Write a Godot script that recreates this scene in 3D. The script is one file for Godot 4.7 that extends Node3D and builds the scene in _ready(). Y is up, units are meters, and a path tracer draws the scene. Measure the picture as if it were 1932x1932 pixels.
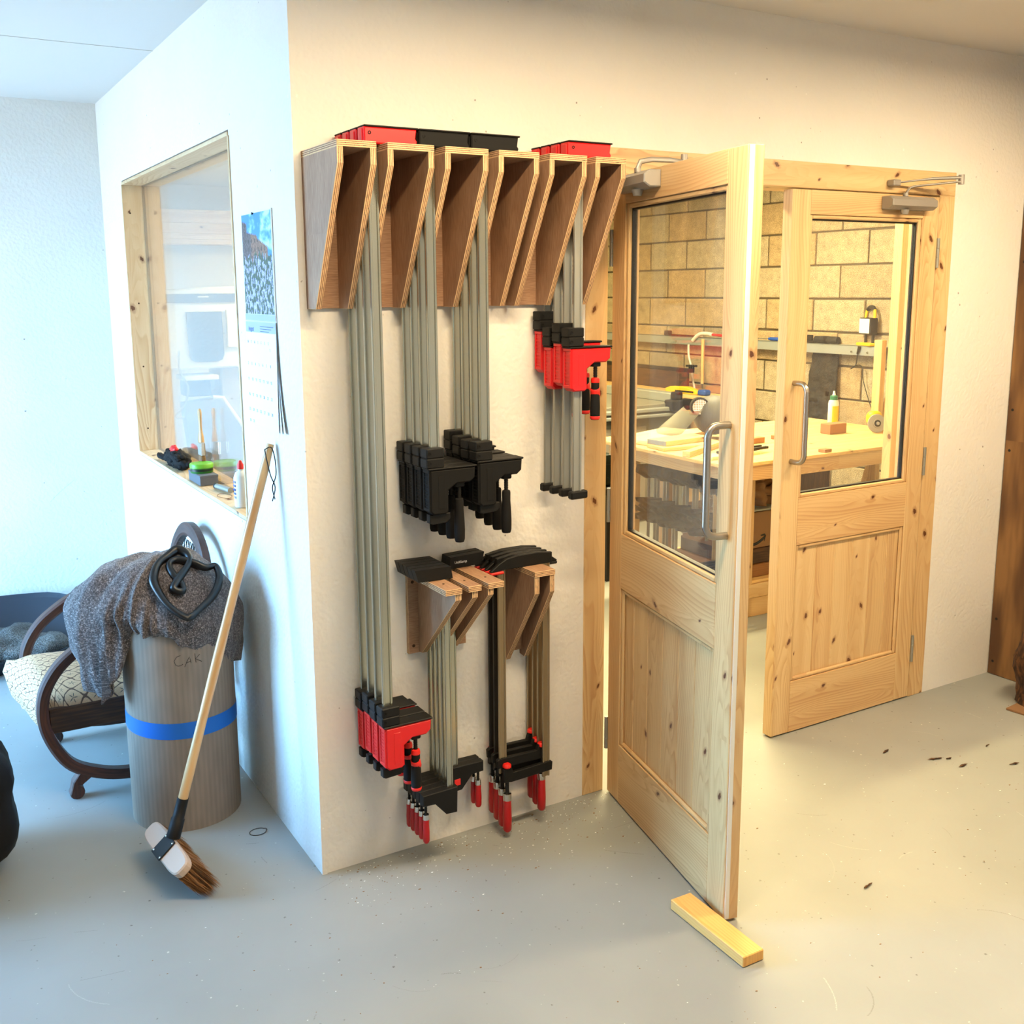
extends Node3D
# A workshop with clamp racks on a white wall and pine double doors. Units are metres, y up.
# The outer corner of the white walls stands at x = 0, z = 0; the clamp wall runs along +x in the plane z = 0.

var M := {}
var taken := {}
var rng := RandomNumberGenerator.new()
const CEIL := 2.532

# ---------------------------------------------------------------- nodes
func numbered(n: String) -> String:
	if not taken.has(n):
		taken[n] = 0
		return n
	taken[n] += 1
	return "%s_%03d" % [n, taken[n]]

func tag(o: Node3D, label: String, category: String, group := "", kind := "") -> Node3D:
	o.set_meta("label", label)
	o.set_meta("category", category)
	if group != "":
		o.set_meta("group", group)
	if kind != "":
		o.set_meta("kind", kind)
	return o

func thing(called: String, label: String, category: String, at := Vector3.ZERO, turn := 0.0, group := "", kind := "") -> Node3D:
	var o := Node3D.new()
	o.name = numbered(called)
	add_child(o)
	o.position = at
	o.rotation.y = turn
	return tag(o, label, category, group, kind)

func copy(o: Node3D, called: String, label: String, at: Vector3) -> Node3D:
	var c: Node3D = o.duplicate()
	c.name = numbered(called)
	add_child(c)
	c.position = at
	c.set_meta("label", label)
	return c

func part(called: String, shape, mat: Material, parent: Node3D = null, label := "") -> MeshInstance3D:
	var o := MeshInstance3D.new()
	if shape is SurfaceTool:
		shape.generate_normals()
		o.mesh = shape.commit()
	else:
		o.mesh = shape
	for i in o.mesh.get_surface_count():
		o.set_surface_override_material(i, mat)
	if parent == null:
		o.name = numbered(called)
		add_child(o)
	else:
		o.name = called
		parent.add_child(o, true)
	if label != "":
		o.set_meta("label", label)
	return o

func part2(called: String, faces: SurfaceTool, edges: SurfaceTool, mf: Material, me: Material, parent: Node3D) -> MeshInstance3D:
	faces.generate_normals()
	edges.generate_normals()
	var m: ArrayMesh = faces.commit()
	edges.commit(m)
	var o := MeshInstance3D.new()
	o.mesh = m
	o.set_surface_override_material(0, mf)
	o.set_surface_override_material(1, me)
	o.name = called
	parent.add_child(o, true)
	return o

# ---------------------------------------------------------------- shapes
func S() -> SurfaceTool:
	var s := SurfaceTool.new()
	s.begin(Mesh.PRIMITIVE_TRIANGLES)
	s.set_smooth_group(-1)
	return s

func face(s: SurfaceTool, p: Array, uv: Array, out: Vector3) -> void:
	var n := Vector3.ZERO
	for i in range(1, p.size() - 1):
		n += (p[i] - p[0]).cross(p[i + 1] - p[0])
	var ccw := n.dot(out) > 0.0
	for i in range(1, p.size() - 1):
		var o := [0, i + 1, i] if ccw else [0, i, i + 1]
		for k in o:
			s.set_uv(uv[k])
			s.add_vertex(p[k])

func bvec(a: int, x: float, b: int, y: float, c: int, z: float) -> Vector3:
	var v := Vector3.ZERO
	v[a] = x
	v[b] = y
	v[c] = z
	return v

func box_uv(p: Vector3, a: int, g: int, o: Vector2) -> Vector2:
	if a == g:
		return Vector2(p[(g + 1) % 3], p[(g + 2) % 3]) + o
	return Vector2(p[3 - a - g], p[g]) + o

# a box between two corners, chamfered by bev; the grain of its UVs (v, in metres) runs along axis g
func box(s: SurfaceTool, lo: Vector3, hi: Vector3, bev := 0.0015, g := 1, uvo := Vector2.ZERO, xf := Transform3D()) -> void:
	s.set_smooth_group(-1)
	var c := (lo + hi) / 2.0
	var h := (hi - lo).abs() / 2.0
	bev = minf(bev, minf(h.x, minf(h.y, h.z)) * 0.9)
	for a in 3:
		var b := (a + 1) % 3
		var d := (a + 2) % 3
		for sg in [-1.0, 1.0]:
			var p := []
			var u := []
			for q in [[-1, -1], [1, -1], [1, 1], [-1, 1]]:
				var v := bvec(a, sg * h[a], b, q[0] * (h[b] - bev), d, q[1] * (h[d] - bev))
				p.append(xf * (v + c))
				u.append(box_uv(v, a, g, uvo))
			face(s, p, u, xf.basis * bvec(a, sg, b, 0, d, 0))
			if bev > 0.0:
				for sb in [-1.0, 1.0]:
					var e := []
					var eu := []
					for q in [[0, -1], [1, -1], [1, 1], [0, 1]]:
						var v := bvec(a, sg * (h[a] - (bev if q[0] == 1 else 0.0)), b, sb * (h[b] - (0.0 if q[0] == 1 else bev)), d, q[1] * (h[d] - bev))
						e.append(xf * (v + c))
						eu.append(box_uv(v, a, g, uvo))
					face(s, e, eu, xf.basis * bvec(a, sg, b, sb, d, 0))
	if bev > 0.0:
		for x in [-1.0, 1.0]:
			for y in [-1.0, 1.0]:
				for z in [-1.0, 1.0]:
					var o := Vector3(x, y, z)
					var q := h - Vector3(bev, bev, bev)
					var p := [xf * (Vector3(x * h.x, y * q.y, z * q.z) + c), xf * (Vector3(x * q.x, y * h.y, z * q.z) + c), xf * (Vector3(x * q.x, y * q.y, z * h.z) + c)]
					face(s, p, [uvo, uvo, uvo], xf.basis * o)

# a flat outline in x, y pushed from z0 to z1; faces go to sf, edges to se
func prism(sf: SurfaceTool, se: SurfaceTool, poly: PackedVector2Array, z0: float, z1: float, bev := 0.0, xf := Transform3D(), turned := false, uvo := Vector2.ZERO) -> void:
	if Geometry2D.is_polygon_clockwise(poly):
		poly.reverse()
	var n := poly.size()
	var inner := PackedVector2Array()
	for i in n:
		var d0 := (poly[i] - poly[(i + n - 1) % n]).normalized()
		var d1 := (poly[(i + 1) % n] - poly[i]).normalized()
		var m := Vector2(-d0.y, d0.x) + Vector2(-d1.y, d1.x)
		inner.append(poly[i] + m / maxf(m.length_squared(), 0.3) * 2.0 * bev)
	var idx := Geometry2D.triangulate_polygon(inner)
	sf.set_smooth_group(-1)
	se.set_smooth_group(-1)
	for sg in [0, 1]:
		var z := z1 if sg else z0
		for t in range(0, idx.size(), 3):
			var p := []
			var u := []
			for k in 3:
				var q := inner[idx[t + k]]
				p.append(xf * Vector3(q.x, q.y, z))
				u.append((Vector2(q.y, q.x) if turned else q) + uvo)
			face(sf, p, u, xf.basis * Vector3(0, 0, 1 if sg else -1))
	var run := 0.0
	var th := absf(z1 - z0)
	var zs := signf(z1 - z0)
	for i in n:
		var a := poly[i]
		var b := poly[(i + 1) % n]
		var l := a.distance_to(b)
		var o := Vector3(b.y - a.y, a.x - b.x, 0)
		var za := z0 + bev * zs
		var zb := z1 - bev * zs
		face(se, [xf * Vector3(a.x, a.y, za), xf * Vector3(b.x, b.y, za), xf * Vector3(b.x, b.y, zb), xf * Vector3(a.x, a.y, zb)], [Vector2(run, 0), Vector2(run + l, 0), Vector2(run + l, th), Vector2(run, th)], xf.basis * o)
		if bev > 0.0:
			var c := inner[i]
			var d := inner[(i + 1) % n]
			face(se, [xf * Vector3(a.x, a.y, za), xf * Vector3(b.x, b.y, za), xf * Vector3(d.x, d.y, z0), xf * Vector3(c.x, c.y, z0)], [Vector2(run, 0), Vector2(run + l, 0), Vector2(run + l, 0), Vector2(run, 0)], xf.basis * (o.normalized() - Vector3(0, 0, zs)))
			face(se, [xf * Vector3(a.x, a.y, zb), xf * Vector3(b.x, b.y, zb), xf * Vector3(d.x, d.y, z1), xf * Vector3(c.x, c.y, z1)], [Vector2(run, th), Vector2(run + l, th), Vector2(run + l, th), Vector2(run, th)], xf.basis * (o.normalized() + Vector3(0, 0, zs)))
		run += l

func lathe(s: SurfaceTool, prof: Array, n := 16, xf := Transform3D(), squash := Vector2.ONE) -> void:
	var sg := 1
	var acc := 0.0
	for i in prof.size() - 1:
		if i > 0:
			var a: Vector2 = (prof[i] - prof[i - 1]).normalized()
			var b: Vector2 = (prof[i + 1] - prof[i]).normalized()
			if a.dot(b) < 0.75:
				sg += 1
		s.set_smooth_group(sg)
		var p0: Vector2 = prof[i]
		var p1: Vector2 = prof[i + 1]
		var l := p0.distance_to(p1)
		for k in n:
			var t0 := TAU * k / n
			var t1 := TAU * (k + 1) / n
			var c0 := Vector3(cos(t0) * squash.x, 0, sin(t0) * squash.y)
			var c1 := Vector3(cos(t1) * squash.x, 0, sin(t1) * squash.y)
			var q := [c0 * p0.x + Vector3.UP * p0.y, c1 * p0.x + Vector3.UP * p0.y, c1 * p1.x + Vector3.UP * p1.y, c0 * p1.x + Vector3.UP * p1.y]
			var out := (c0 + c1) * (p1.y - p0.y) - Vector3.UP * 2.0 * (p1.x - p0.x)
			var u0 := float(k) / n
			var u1 := float(k + 1) / n
			var uv := [Vector2(u0, acc), Vector2(u1, acc), Vector2(u1, acc + l), Vector2(u0, acc + l)]
			if p0.x < 1e-6:
				q.remove_at(1)
				uv.remove_at(1)
			elif p1.x < 1e-6:
				q.remove_at(3)
				uv.remove_at(3)
			for j in q.size():
				q[j] = xf * q[j]
			face(s, q, uv, xf.basis * out)
		acc += l

# a ring of points per step, joined smoothly: the base of tubes and swept bars
func loft(s: SurfaceTool, rings: Array, closed := false, caps := true, smooth := true) -> void:
	var n: int = rings[0].size()
	var steps := rings.size() if closed else rings.size() - 1
	var mid := []
	for r in rings:
		var m := Vector3.ZERO
		for p in r:
			m += p
		mid.append(m / n)
	s.set_smooth_group(7 if smooth else -1)
	var acc := 0.0
	for i in steps:
		var a: Array = rings[i]
		var b: Array = rings[(i + 1) % rings.size()]
		var l: float = mid[i].distance_to(mid[(i + 1) % rings.size()])
		var w := 0.0
		for k in n:
			var k1 := (k + 1) % n
			var q := [a[k], a[k1], b[k1], b[k]]
			var d: float = a[k].distance_to(a[k1])
			face(s, q, [Vector2(w, acc), Vector2(w + d, acc), Vector2(w + d, acc + l), Vector2(w, acc + l)], (a[k] + a[k1] + b[k] + b[k1]) / 4.0 - (mid[i] + mid[(i + 1) % rings.size()]) / 2.0)
			w += d
		acc += l
	if caps and not closed:
		s.set_smooth_group(-1)
		for e in [0, 1]:
			var r: Array = rings[-1] if e else rings[0]
			var m: Vector3 = mid[-1] if e else mid[0]
			var o: Vector3 = (mid[-1] - mid[-2]) if e else (mid[0] - mid[1])
			for k in n:
				face(s, [m, r[k], r[(k + 1) % n]], [Vector2.ZERO, Vector2(0.01, 0), Vector2(0.01, 0.01)], o)

# round tube through points; r is a number or a list, flat squeezes it along its second axis
func tube(s: SurfaceTool, pts: Array, r, n := 8, closed := false, flat := 1.0, up := Vector3.ZERO) -> void:
	var rings := []
	var cnt := pts.size()
	var x := Vector3.ZERO
	for i in cnt:
		var t: Vector3
		if closed:
			t = (pts[(i + 1) % cnt] - pts[(i + cnt - 1) % cnt]).normalized()
		else:
			t = (pts[mini(i + 1, cnt - 1)] - pts[maxi(i - 1, 0)]).normalized()
		if up != Vector3.ZERO:
			x = t.cross(up)
		elif x == Vector3.ZERO:
			x = t.cross(Vector3.UP if absf(t.y) < 0.9 else Vector3.RIGHT)
		x = (x - t * x.dot(t)).normalized()
		var y := t.cross(x)
		var rr: float = r[i] if r is Array else r
		var ring := []
		for k in n:
			var a := TAU * k / n
			ring.append(pts[i] + (x * cos(a) + y * sin(a) * flat) * rr)
		rings.append(ring)
	loft(s, rings, closed)

# bar of rectangular section w (along z) by d swept along points in a plane whose normal is nrm
func bar_sweep(s: SurfaceTool, pts: Array, nrm: Vector3, d: float, w: float, closed := false) -> void:
	var rings := []
	var cnt := pts.size()
	for i in cnt:
		var t: Vector3 = (pts[mini(i + 1, cnt - 1)] - pts[maxi(i - 1, 0)]).normalized()
		var o := t.cross(nrm).normalized() * d / 2.0
		var z := nrm * w / 2.0
		var c: Vector3 = pts[i]
		rings.append([c + o * 0.6 + z, c + o + z * 0.7, c + o - z * 0.7, c + o * 0.6 - z, c - o * 0.6 - z, c - o - z * 0.7, c - o + z * 0.7, c - o * 0.6 + z])
	loft(s, rings, closed, true, false)

func smooth_path(pts: Array, per := 6, closed := false) -> Array:
	var out := []
	var n := pts.size()
	for i in (n if closed else n - 1):
		var a = pts[(i + n - 1) % n] if closed else pts[maxi(i - 1, 0)]
		var b = pts[i]
		var c = pts[(i + 1) % n]
		var d = pts[(i + 2) % n] if closed else pts[mini(i + 2, n - 1)]
		for k in per:
			out.append(b.cubic_interpolate(c, a, d, float(k) / per))
	if not closed:
		out.append(pts[n - 1])
	return out

# a rounded lump: superellipsoid with noise
func lump(s: SurfaceTool, c: Vector3, h: Vector3, e := 2.0, noise: FastNoiseLite = null, amp := 0.0, nu := 28, nv := 16) -> void:
	s.set_smooth_group(3)
	var g := []
	for j in nv + 1:
		var row := []
		var la := PI * (float(j) / nv - 0.5)
		for i in nu + 1:
			var lo := TAU * (i % nu) / nu
			var d := Vector3(cos(la) * cos(lo), sin(la), cos(la) * sin(lo))
			var k := pow(pow(absf(d.x), e) + pow(absf(d.y), e) + pow(absf(d.z), e), -1.0 / e)
			var p := d * k * h
			if noise:
				p += d * noise.get_noise_3dv(p + c) * amp
			row.append(p + c)
		g.append(row)
	for j in nv:
		for i in nu:
			var q := [g[j][i], g[j][i + 1], g[j + 1][i + 1], g[j + 1][i]]
			var uv := [Vector2(i, j), Vector2(i + 1, j), Vector2(i + 1, j + 1), Vector2(i, j + 1)]
			for k in 4:
				uv[k] = Vector2(uv[k].x * TAU * h.x / nu, uv[k].y * PI * h.y / nv)
			var o: Vector3 = (q[0] + q[1] + q[2] + q[3]) / 4.0 - c
			if j == 0:
				q.remove_at(0)
				uv.remove_at(0)
			elif j == nv - 1:
				q.remove_at(3)
				uv.remove_at(3)
			face(s, q, uv, o)

# ---------------------------------------------------------------- materials
func fnoise(sd: int, freq: float, oct := 3, type := FastNoiseLite.TYPE_SIMPLEX_SMOOTH) -> FastNoiseLite:
	var n := FastNoiseLite.new()
	n.seed = sd
	n.frequency = freq
	n.noise_type = type
	n.fractal_octaves = oct
	return n

func mat(c: Color, rough := 0.6, metal := 0.0, spec := 0.5) -> StandardMaterial3D:
	var m := StandardMaterial3D.new()
	m.albedo_color = c
	m.roughness = rough
	m.metallic = metal
	m.metallic_specular = spec
	return m

func tmat(tex: Texture2D, size: Vector2, rough := 0.6, tint := Color.WHITE) -> StandardMaterial3D:
	var m := mat(tint, rough)
	m.albedo_texture = tex
	m.uv1_scale = Vector3(1.0 / size.x, 1.0 / size.y, 1)
	return m

func world_tex(m: StandardMaterial3D, tex: Texture2D, size: float) -> StandardMaterial3D:
	m.albedo_texture = tex
	m.uv1_triplanar = true
	m.uv1_world_triplanar = true
	m.uv1_scale = Vector3.ONE / size
	return m

func bump(m: StandardMaterial3D, n: FastNoiseLite, cm: float, px := 512) -> StandardMaterial3D:
	var t := NoiseTexture2D.new()
	t.noise = n
	t.width = px
	t.height = px
	t.seamless = true
	m.heightmap_enabled = true
	m.heightmap_texture = t
	m.heightmap_scale = cm
	return m

func picture(w: int, h: int, d: PackedByteArray) -> ImageTexture:
	return ImageTexture.create_from_image(Image.create_from_data(w, h, false, Image.FORMAT_RGB8, d))

# pine or spruce: grain along v. light, dark and knot colours; covers 0.25 m by 2.2 m
func pine(sd: int, light: Color, dark: Color, knot: Color, knots: int, w := 224, h := 1536) -> ImageTexture:
	var d := PackedByteArray()
	d.resize(w * h * 3)
	var warp := fnoise(sd, 1.0, 2)
	var fine := fnoise(sd + 1, 1.0, 2)
	var kx := PackedFloat32Array()
	var ky := PackedFloat32Array()
	var kr := PackedFloat32Array()
	var kt := PackedFloat32Array()
	for k in knots:
		kx.append(rng.randf_range(0.03, 0.22))
		ky.append((k + rng.randf_range(0.15, 0.85)) * 2.2 / knots)
		kr.append(rng.randf_range(0.0025, 0.0062) + 0.004 * rng.randf() * rng.randf())
		kt.append(rng.randf_range(-1.0, 1.0))
	var at := 0
	for j in h:
		var y := 2.2 * j / h
		var near := PackedInt32Array()
		for k in knots:
			if absf(y - ky[k]) < 0.16:
				near.append(k)
		for i in w:
			var x := 0.25 * i / w
			var r := x * 88.0 + warp.get_noise_2d(x * 5.0, y * 0.8) * 4.2
			var kn := 0.0
			for k in near:
				var dx := x - kx[k]
				var dy := y - ky[k]
				r += 2.4 * exp(-dx * dx / 0.0005 - dy * dy / 0.010) * (1.0 if dx > 0.0 else -1.0) * minf(absf(dx) / 0.006, 1.0)
				var q := sqrt(dx * dx + (dy + dx * kt[k]) * (dy + dx * kt[k]) * (0.35 + 0.5 * absf(kt[k]))) / kr[k] + warp.get_noise_2d(x * 90.0 + k * 7.0, y * 60.0) * 0.45
				if q < 2.6:
					kn = maxf(kn, clampf((1.25 - q) * 4.0, 0.0, 1.0) * (0.93 + 0.07 * sin(q * 9.0)))
					kn = maxf(kn, clampf(0.30 * (2.6 - q) / 1.4, 0.0, 0.3))
			var f := r - floorf(r)
			var s := f * f * (1.0 if f < 0.9 else (1.0 - f) * 10.0)
			s = s * (0.50 + 0.5 * warp.get_noise_2d(x * 4.0 + 9.0, y * 0.7))
			s += fine.get_noise_2d(x * 700.0, y * 9.0) * 0.08 + warp.get_noise_2d(x * 11.0 + 40.0, y * 0.5) * 0.34 + 0.06
			s = clampf(s, 0.0, 1.0)
			d[at] = int(255.0 * lerpf(lerpf(light.r, dark.r, s), knot.r, kn))
			d[at + 1] = int(255.0 * lerpf(lerpf(light.g, dark.g, s), knot.g, kn))
			d[at + 2] = int(255.0 * lerpf(lerpf(light.b, dark.b, s), knot.b, kn))
			at += 3
	return picture(w, h, d)

# short streaks along v between two colours
func streaks(sd: int, a: Color, b: Color, fx: float, fy: float, w := 256, h := 512, patch := 0.5) -> ImageTexture:
	var d := PackedByteArray()
	d.resize(w * h * 3)
	var n := fnoise(sd, 1.0, 3)
	var at := 0
	for j in h:
		for i in w:
			var s := clampf(0.5 + n.get_noise_2d(i * fx, j * fy) * 0.9 + n.get_noise_2d(i * 0.012 + 50.0, j * 0.004) * patch, 0.0, 1.0)
			d[at] = int(255.0 * lerpf(a.r, b.r, s))
			d[at + 1] = int(255.0 * lerpf(a.g, b.g, s))
			d[at + 2] = int(255.0 * lerpf(a.b, b.b, s))
			at += 3
	return picture(w, h, d)

# a painted surface: soft mottling, then chips, specks and scratches
func painted(sd: int, px: int, c: Color, mottle: float, specks: int, scratches: int, dark: Color, pale: Color) -> ImageTexture:
	var n := fnoise(sd, 3.0 / px, 5)
	var im := n.get_seamless_image(px, px)
	var g := im.get_data()
	var d := PackedByteArray()
	d.resize(px * px * 3)
	var lut := []
	for k in 256:
		var f := 1.0 + (k / 255.0 - 0.5) * mottle
		lut.append([int(255 * minf(c.r * f, 1)), int(255 * minf(c.g * f, 1)), int(255 * minf(c.b * f, 1))])
	for i in px * px:
		var q: Array = lut[g[i]]
		d[i * 3] = q[0]
		d[i * 3 + 1] = q[1]
		d[i * 3 + 2] = q[2]
	var out := Image.create_from_data(px, px, false, Image.FORMAT_RGB8, d)
	for k in specks:
		var x := rng.randi() % px
		var y := rng.randi() % px
		var cc := dark if rng.randf() < 0.6 else pale
		var sz := 1 + int(rng.randf() * rng.randf() * 3.2)
		for a in sz:
			for b in sz:
				if rng.randf() < 0.8:
					var o := out.get_pixel((x + a) % px, (y + b) % px)
					out.set_pixel((x + a) % px, (y + b) % px, o.lerp(cc, rng.randf_range(0.3, 0.9)))
	for k in scratches:
		var p := Vector2(rng.randf() * px, rng.randf() * px)
		var t := rng.randf() * TAU
		var cc := dark if rng.randf() < 0.6 else pale
		var al := rng.randf_range(0.12, 0.5)
		var bend := rng.randf_range(-0.02, 0.02)
		for a in int(rng.randf_range(8, 90)):
			t += bend
			p += Vector2.from_angle(t)
			var xx := posmod(int(p.x), px)
			var yy := posmod(int(p.y), px)
			out.set_pixel(xx, yy, out.get_pixel(xx, yy).lerp(cc, al * rng.randf_range(0.4, 1.0)))
	return ImageTexture.create_from_image(out)

# flecked cloth
func fleck(px: int, cols: Array, soft := 1) -> ImageTexture:
	var im := Image.create(px, px, false, Image.FORMAT_RGB8)
	for y in px:
		for x in px:
			im.set_pixel(x, y, cols[rng.randi() % cols.size()])
	if soft > 1:
		im.resize(px * soft, px * soft, Image.INTERPOLATE_CUBIC)
	return ImageTexture.create_from_image(im)

func seat_cloth() -> ImageTexture:
	var px := 384
	var im := Image.create(px, px, false, Image.FORMAT_RGB8)
	var n := fnoise(5, 0.2, 2)
	var line := Color(0.27, 0.19, 0.14)
	var leaf := Color(0.20, 0.21, 0.20)
	var cell := px / 4.0
	for y in px:
		for x in px:
			var f := n.get_noise_2d(x, y) * 0.06
			var c := Color(0.76 + f, 0.62 + f, 0.47 + f)
			# two families of waving lines make a lattice of pointed ovals
			var v := y / cell
			var u := x / cell
			var sw := 0.25 * sin(v * TAU)
			var l1 := absf(fposmod(u - sw * 0.9, 1.0) - 0.5)
			var l2 := absf(fposmod(u + sw * 0.9 + 0.5, 1.0) - 0.5)
			if l1 < 0.045 or l2 < 0.045:
				c = c.lerp(line, 0.85)
			# a sprig in each cell
			for o in [Vector2(0.25, 0.0), Vector2(-0.25, -0.5)]:
				var q := Vector2(fposmod(u + o.x + 0.25 * 0, 1.0) - 0.5, fposmod(v + o.y + 0.25, 1.0) - 0.5)
				var r := q.length()
				if r < 0.2:
					var a := q.angle() + PI / 2
					if absf(sin(a * 2.5)) < 0.75 * (1.0 - r / 0.2):
						c = c.lerp(leaf, 0.85)
			im.set_pixel(x, y, c)
	return ImageTexture.create_from_image(im)

# the picture on the calendar: blue sky, a brown stone keep, pale blossom
func calendar_picture() -> ImageTexture:
	var w := 192
	var h := 208
	var im := Image.create(w, h, false, Image.FORMAT_RGB8)
	var n := fnoise(31, 0.02, 4)
	for y in h:
		for x in w:
			var v := float(y) / h
			var u := float(x) / w
			var cl := clampf(n.get_noise_2d(x * 0.8, y * 1.4) * 1.6 + u * 0.9 - 0.25, 0.0, 1.0)
			var c := Color(0.20, 0.52, 0.86).lerp(Color(0.72, 0.86, 0.95), cl)
			var roof := 0.10 + 0.26 * u if u > 0.17 else 0.05 + u * 0.2
			if u > 0.17 and u < 0.52:
				roof = 0.17 + (u - 0.17) * 0.12
			if u >= 0.52:
				roof = 0.24 + (u - 0.52) * 0.28
			if fposmod(u * 24.0, 1.0) < 0.5:
				roof += 0.012
			if u < 0.86 and v > roof:
				c = Color(0.47, 0.33, 0.25) if u > 0.3 else Color(0.30, 0.24, 0.24)
				c = c.lightened(n.get_noise_2d(x * 7.0, y * 7.0) * 0.25 + 0.06)
				if fposmod(u * 9.0 + 0.2, 1.0) < 0.22 and fposmod(v * 12.0, 1.0) < 0.45 and v < 0.44:
					c = Color(0.18, 0.13, 0.12)
			var bush := 0.45 + n.get_noise_2d(x * 2.0, 7.0) * 0.10 - 0.05 * u
			if v > bush:
				var k := n.get_noise_2d(x * 6.0, y * 5.0)
				c = Color(0.13, 0.20, 0.17).lerp(Color(0.30, 0.42, 0.25), clampf(k + 0.4, 0, 1))
				if n.get_noise_2d(x * 3.4 + 300.0, y * 2.4) > 0.02 + 0.25 * clampf((bush + 0.1 - v) * 8.0, 0, 1):
					c = Color(0.74, 0.75, 0.88).lerp(Color(0.40, 0.42, 0.62), clampf(n.get_noise_2d(x * 9.0, y * 9.0) + 0.35, 0, 1))
			im.set_pixel(x, y, c)
	return ImageTexture.create_from_image(im)

func kraft(sd: int) -> ImageTexture:
	var w := 512
	var h := 128
	var d := PackedByteArray()
	d.resize(w * h * 3)
	var n := fnoise(sd, 1.0, 2)
	var at := 0
	for j in h:
		for i in w:
			var f := 1.0 + 0.03 * sin(i * TAU / 8.0) + n.get_noise_2d(i * 0.7, j * 0.03) * 0.03 + n.get_noise_2d(i * 0.03, j * 0.03) * 0.06
			d[at] = int(255 * clampf(0.60 * f, 0, 1))
			d[at + 1] = int(255 * clampf(0.53 * f, 0, 1))
			d[at + 2] = int(255 * clampf(0.455 * f, 0, 1))
			at += 3
	return picture(w, h, d)

func blockface(sd: int) -> ImageTexture:
	var px := 256
	var d := PackedByteArray()
	d.resize(px * px * 3)
	var n := fnoise(sd, 1.0, 3)
	var at := 0
	for j in px:
		for i in px:
			var a := n.get_noise_2d(i * 0.42, j * 0.42)
			var f := 1.0 + a * 0.16 + n.get_noise_2d(i * 0.02, j * 0.02) * 0.10
			if a < -0.26:
				f *= 0.58
			elif a > 0.42:
				f *= 1.2
			d[at] = int(255 * clampf(0.70 * f, 0, 1))
			d[at + 1] = int(255 * clampf(0.635 * f, 0, 1))
			d[at + 2] = int(255 * clampf(0.51 * f, 0, 1))
			at += 3
	return picture(px, px, d)

func layers(cols: Array) -> ImageTexture:
	# plywood edge: v crosses the sheet once
	var w := 256
	var h := 28
	var im := Image.create(w, h, false, Image.FORMAT_RGB8)
	var n := fnoise(77, 1.0, 2)
	for y in h:
		for x in w:
			var k := int(y * 7.0 / h)
			var c: Color = cols[k % cols.size()]
			var f := 1.0 + n.get_noise_2d(x * (0.25 if k % 2 else 0.05), k * 9.0 + y * 0.2) * (0.30 if k % 2 else 0.12)
			if n.get_noise_2d(x * 0.05, k * 31.0) > 0.52 and k % 2:
				f *= 0.55
			im.set_pixel(x, y, Color(c.r * f, c.g * f, c.b * f))
	return ImageTexture.create_from_image(im)

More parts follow.
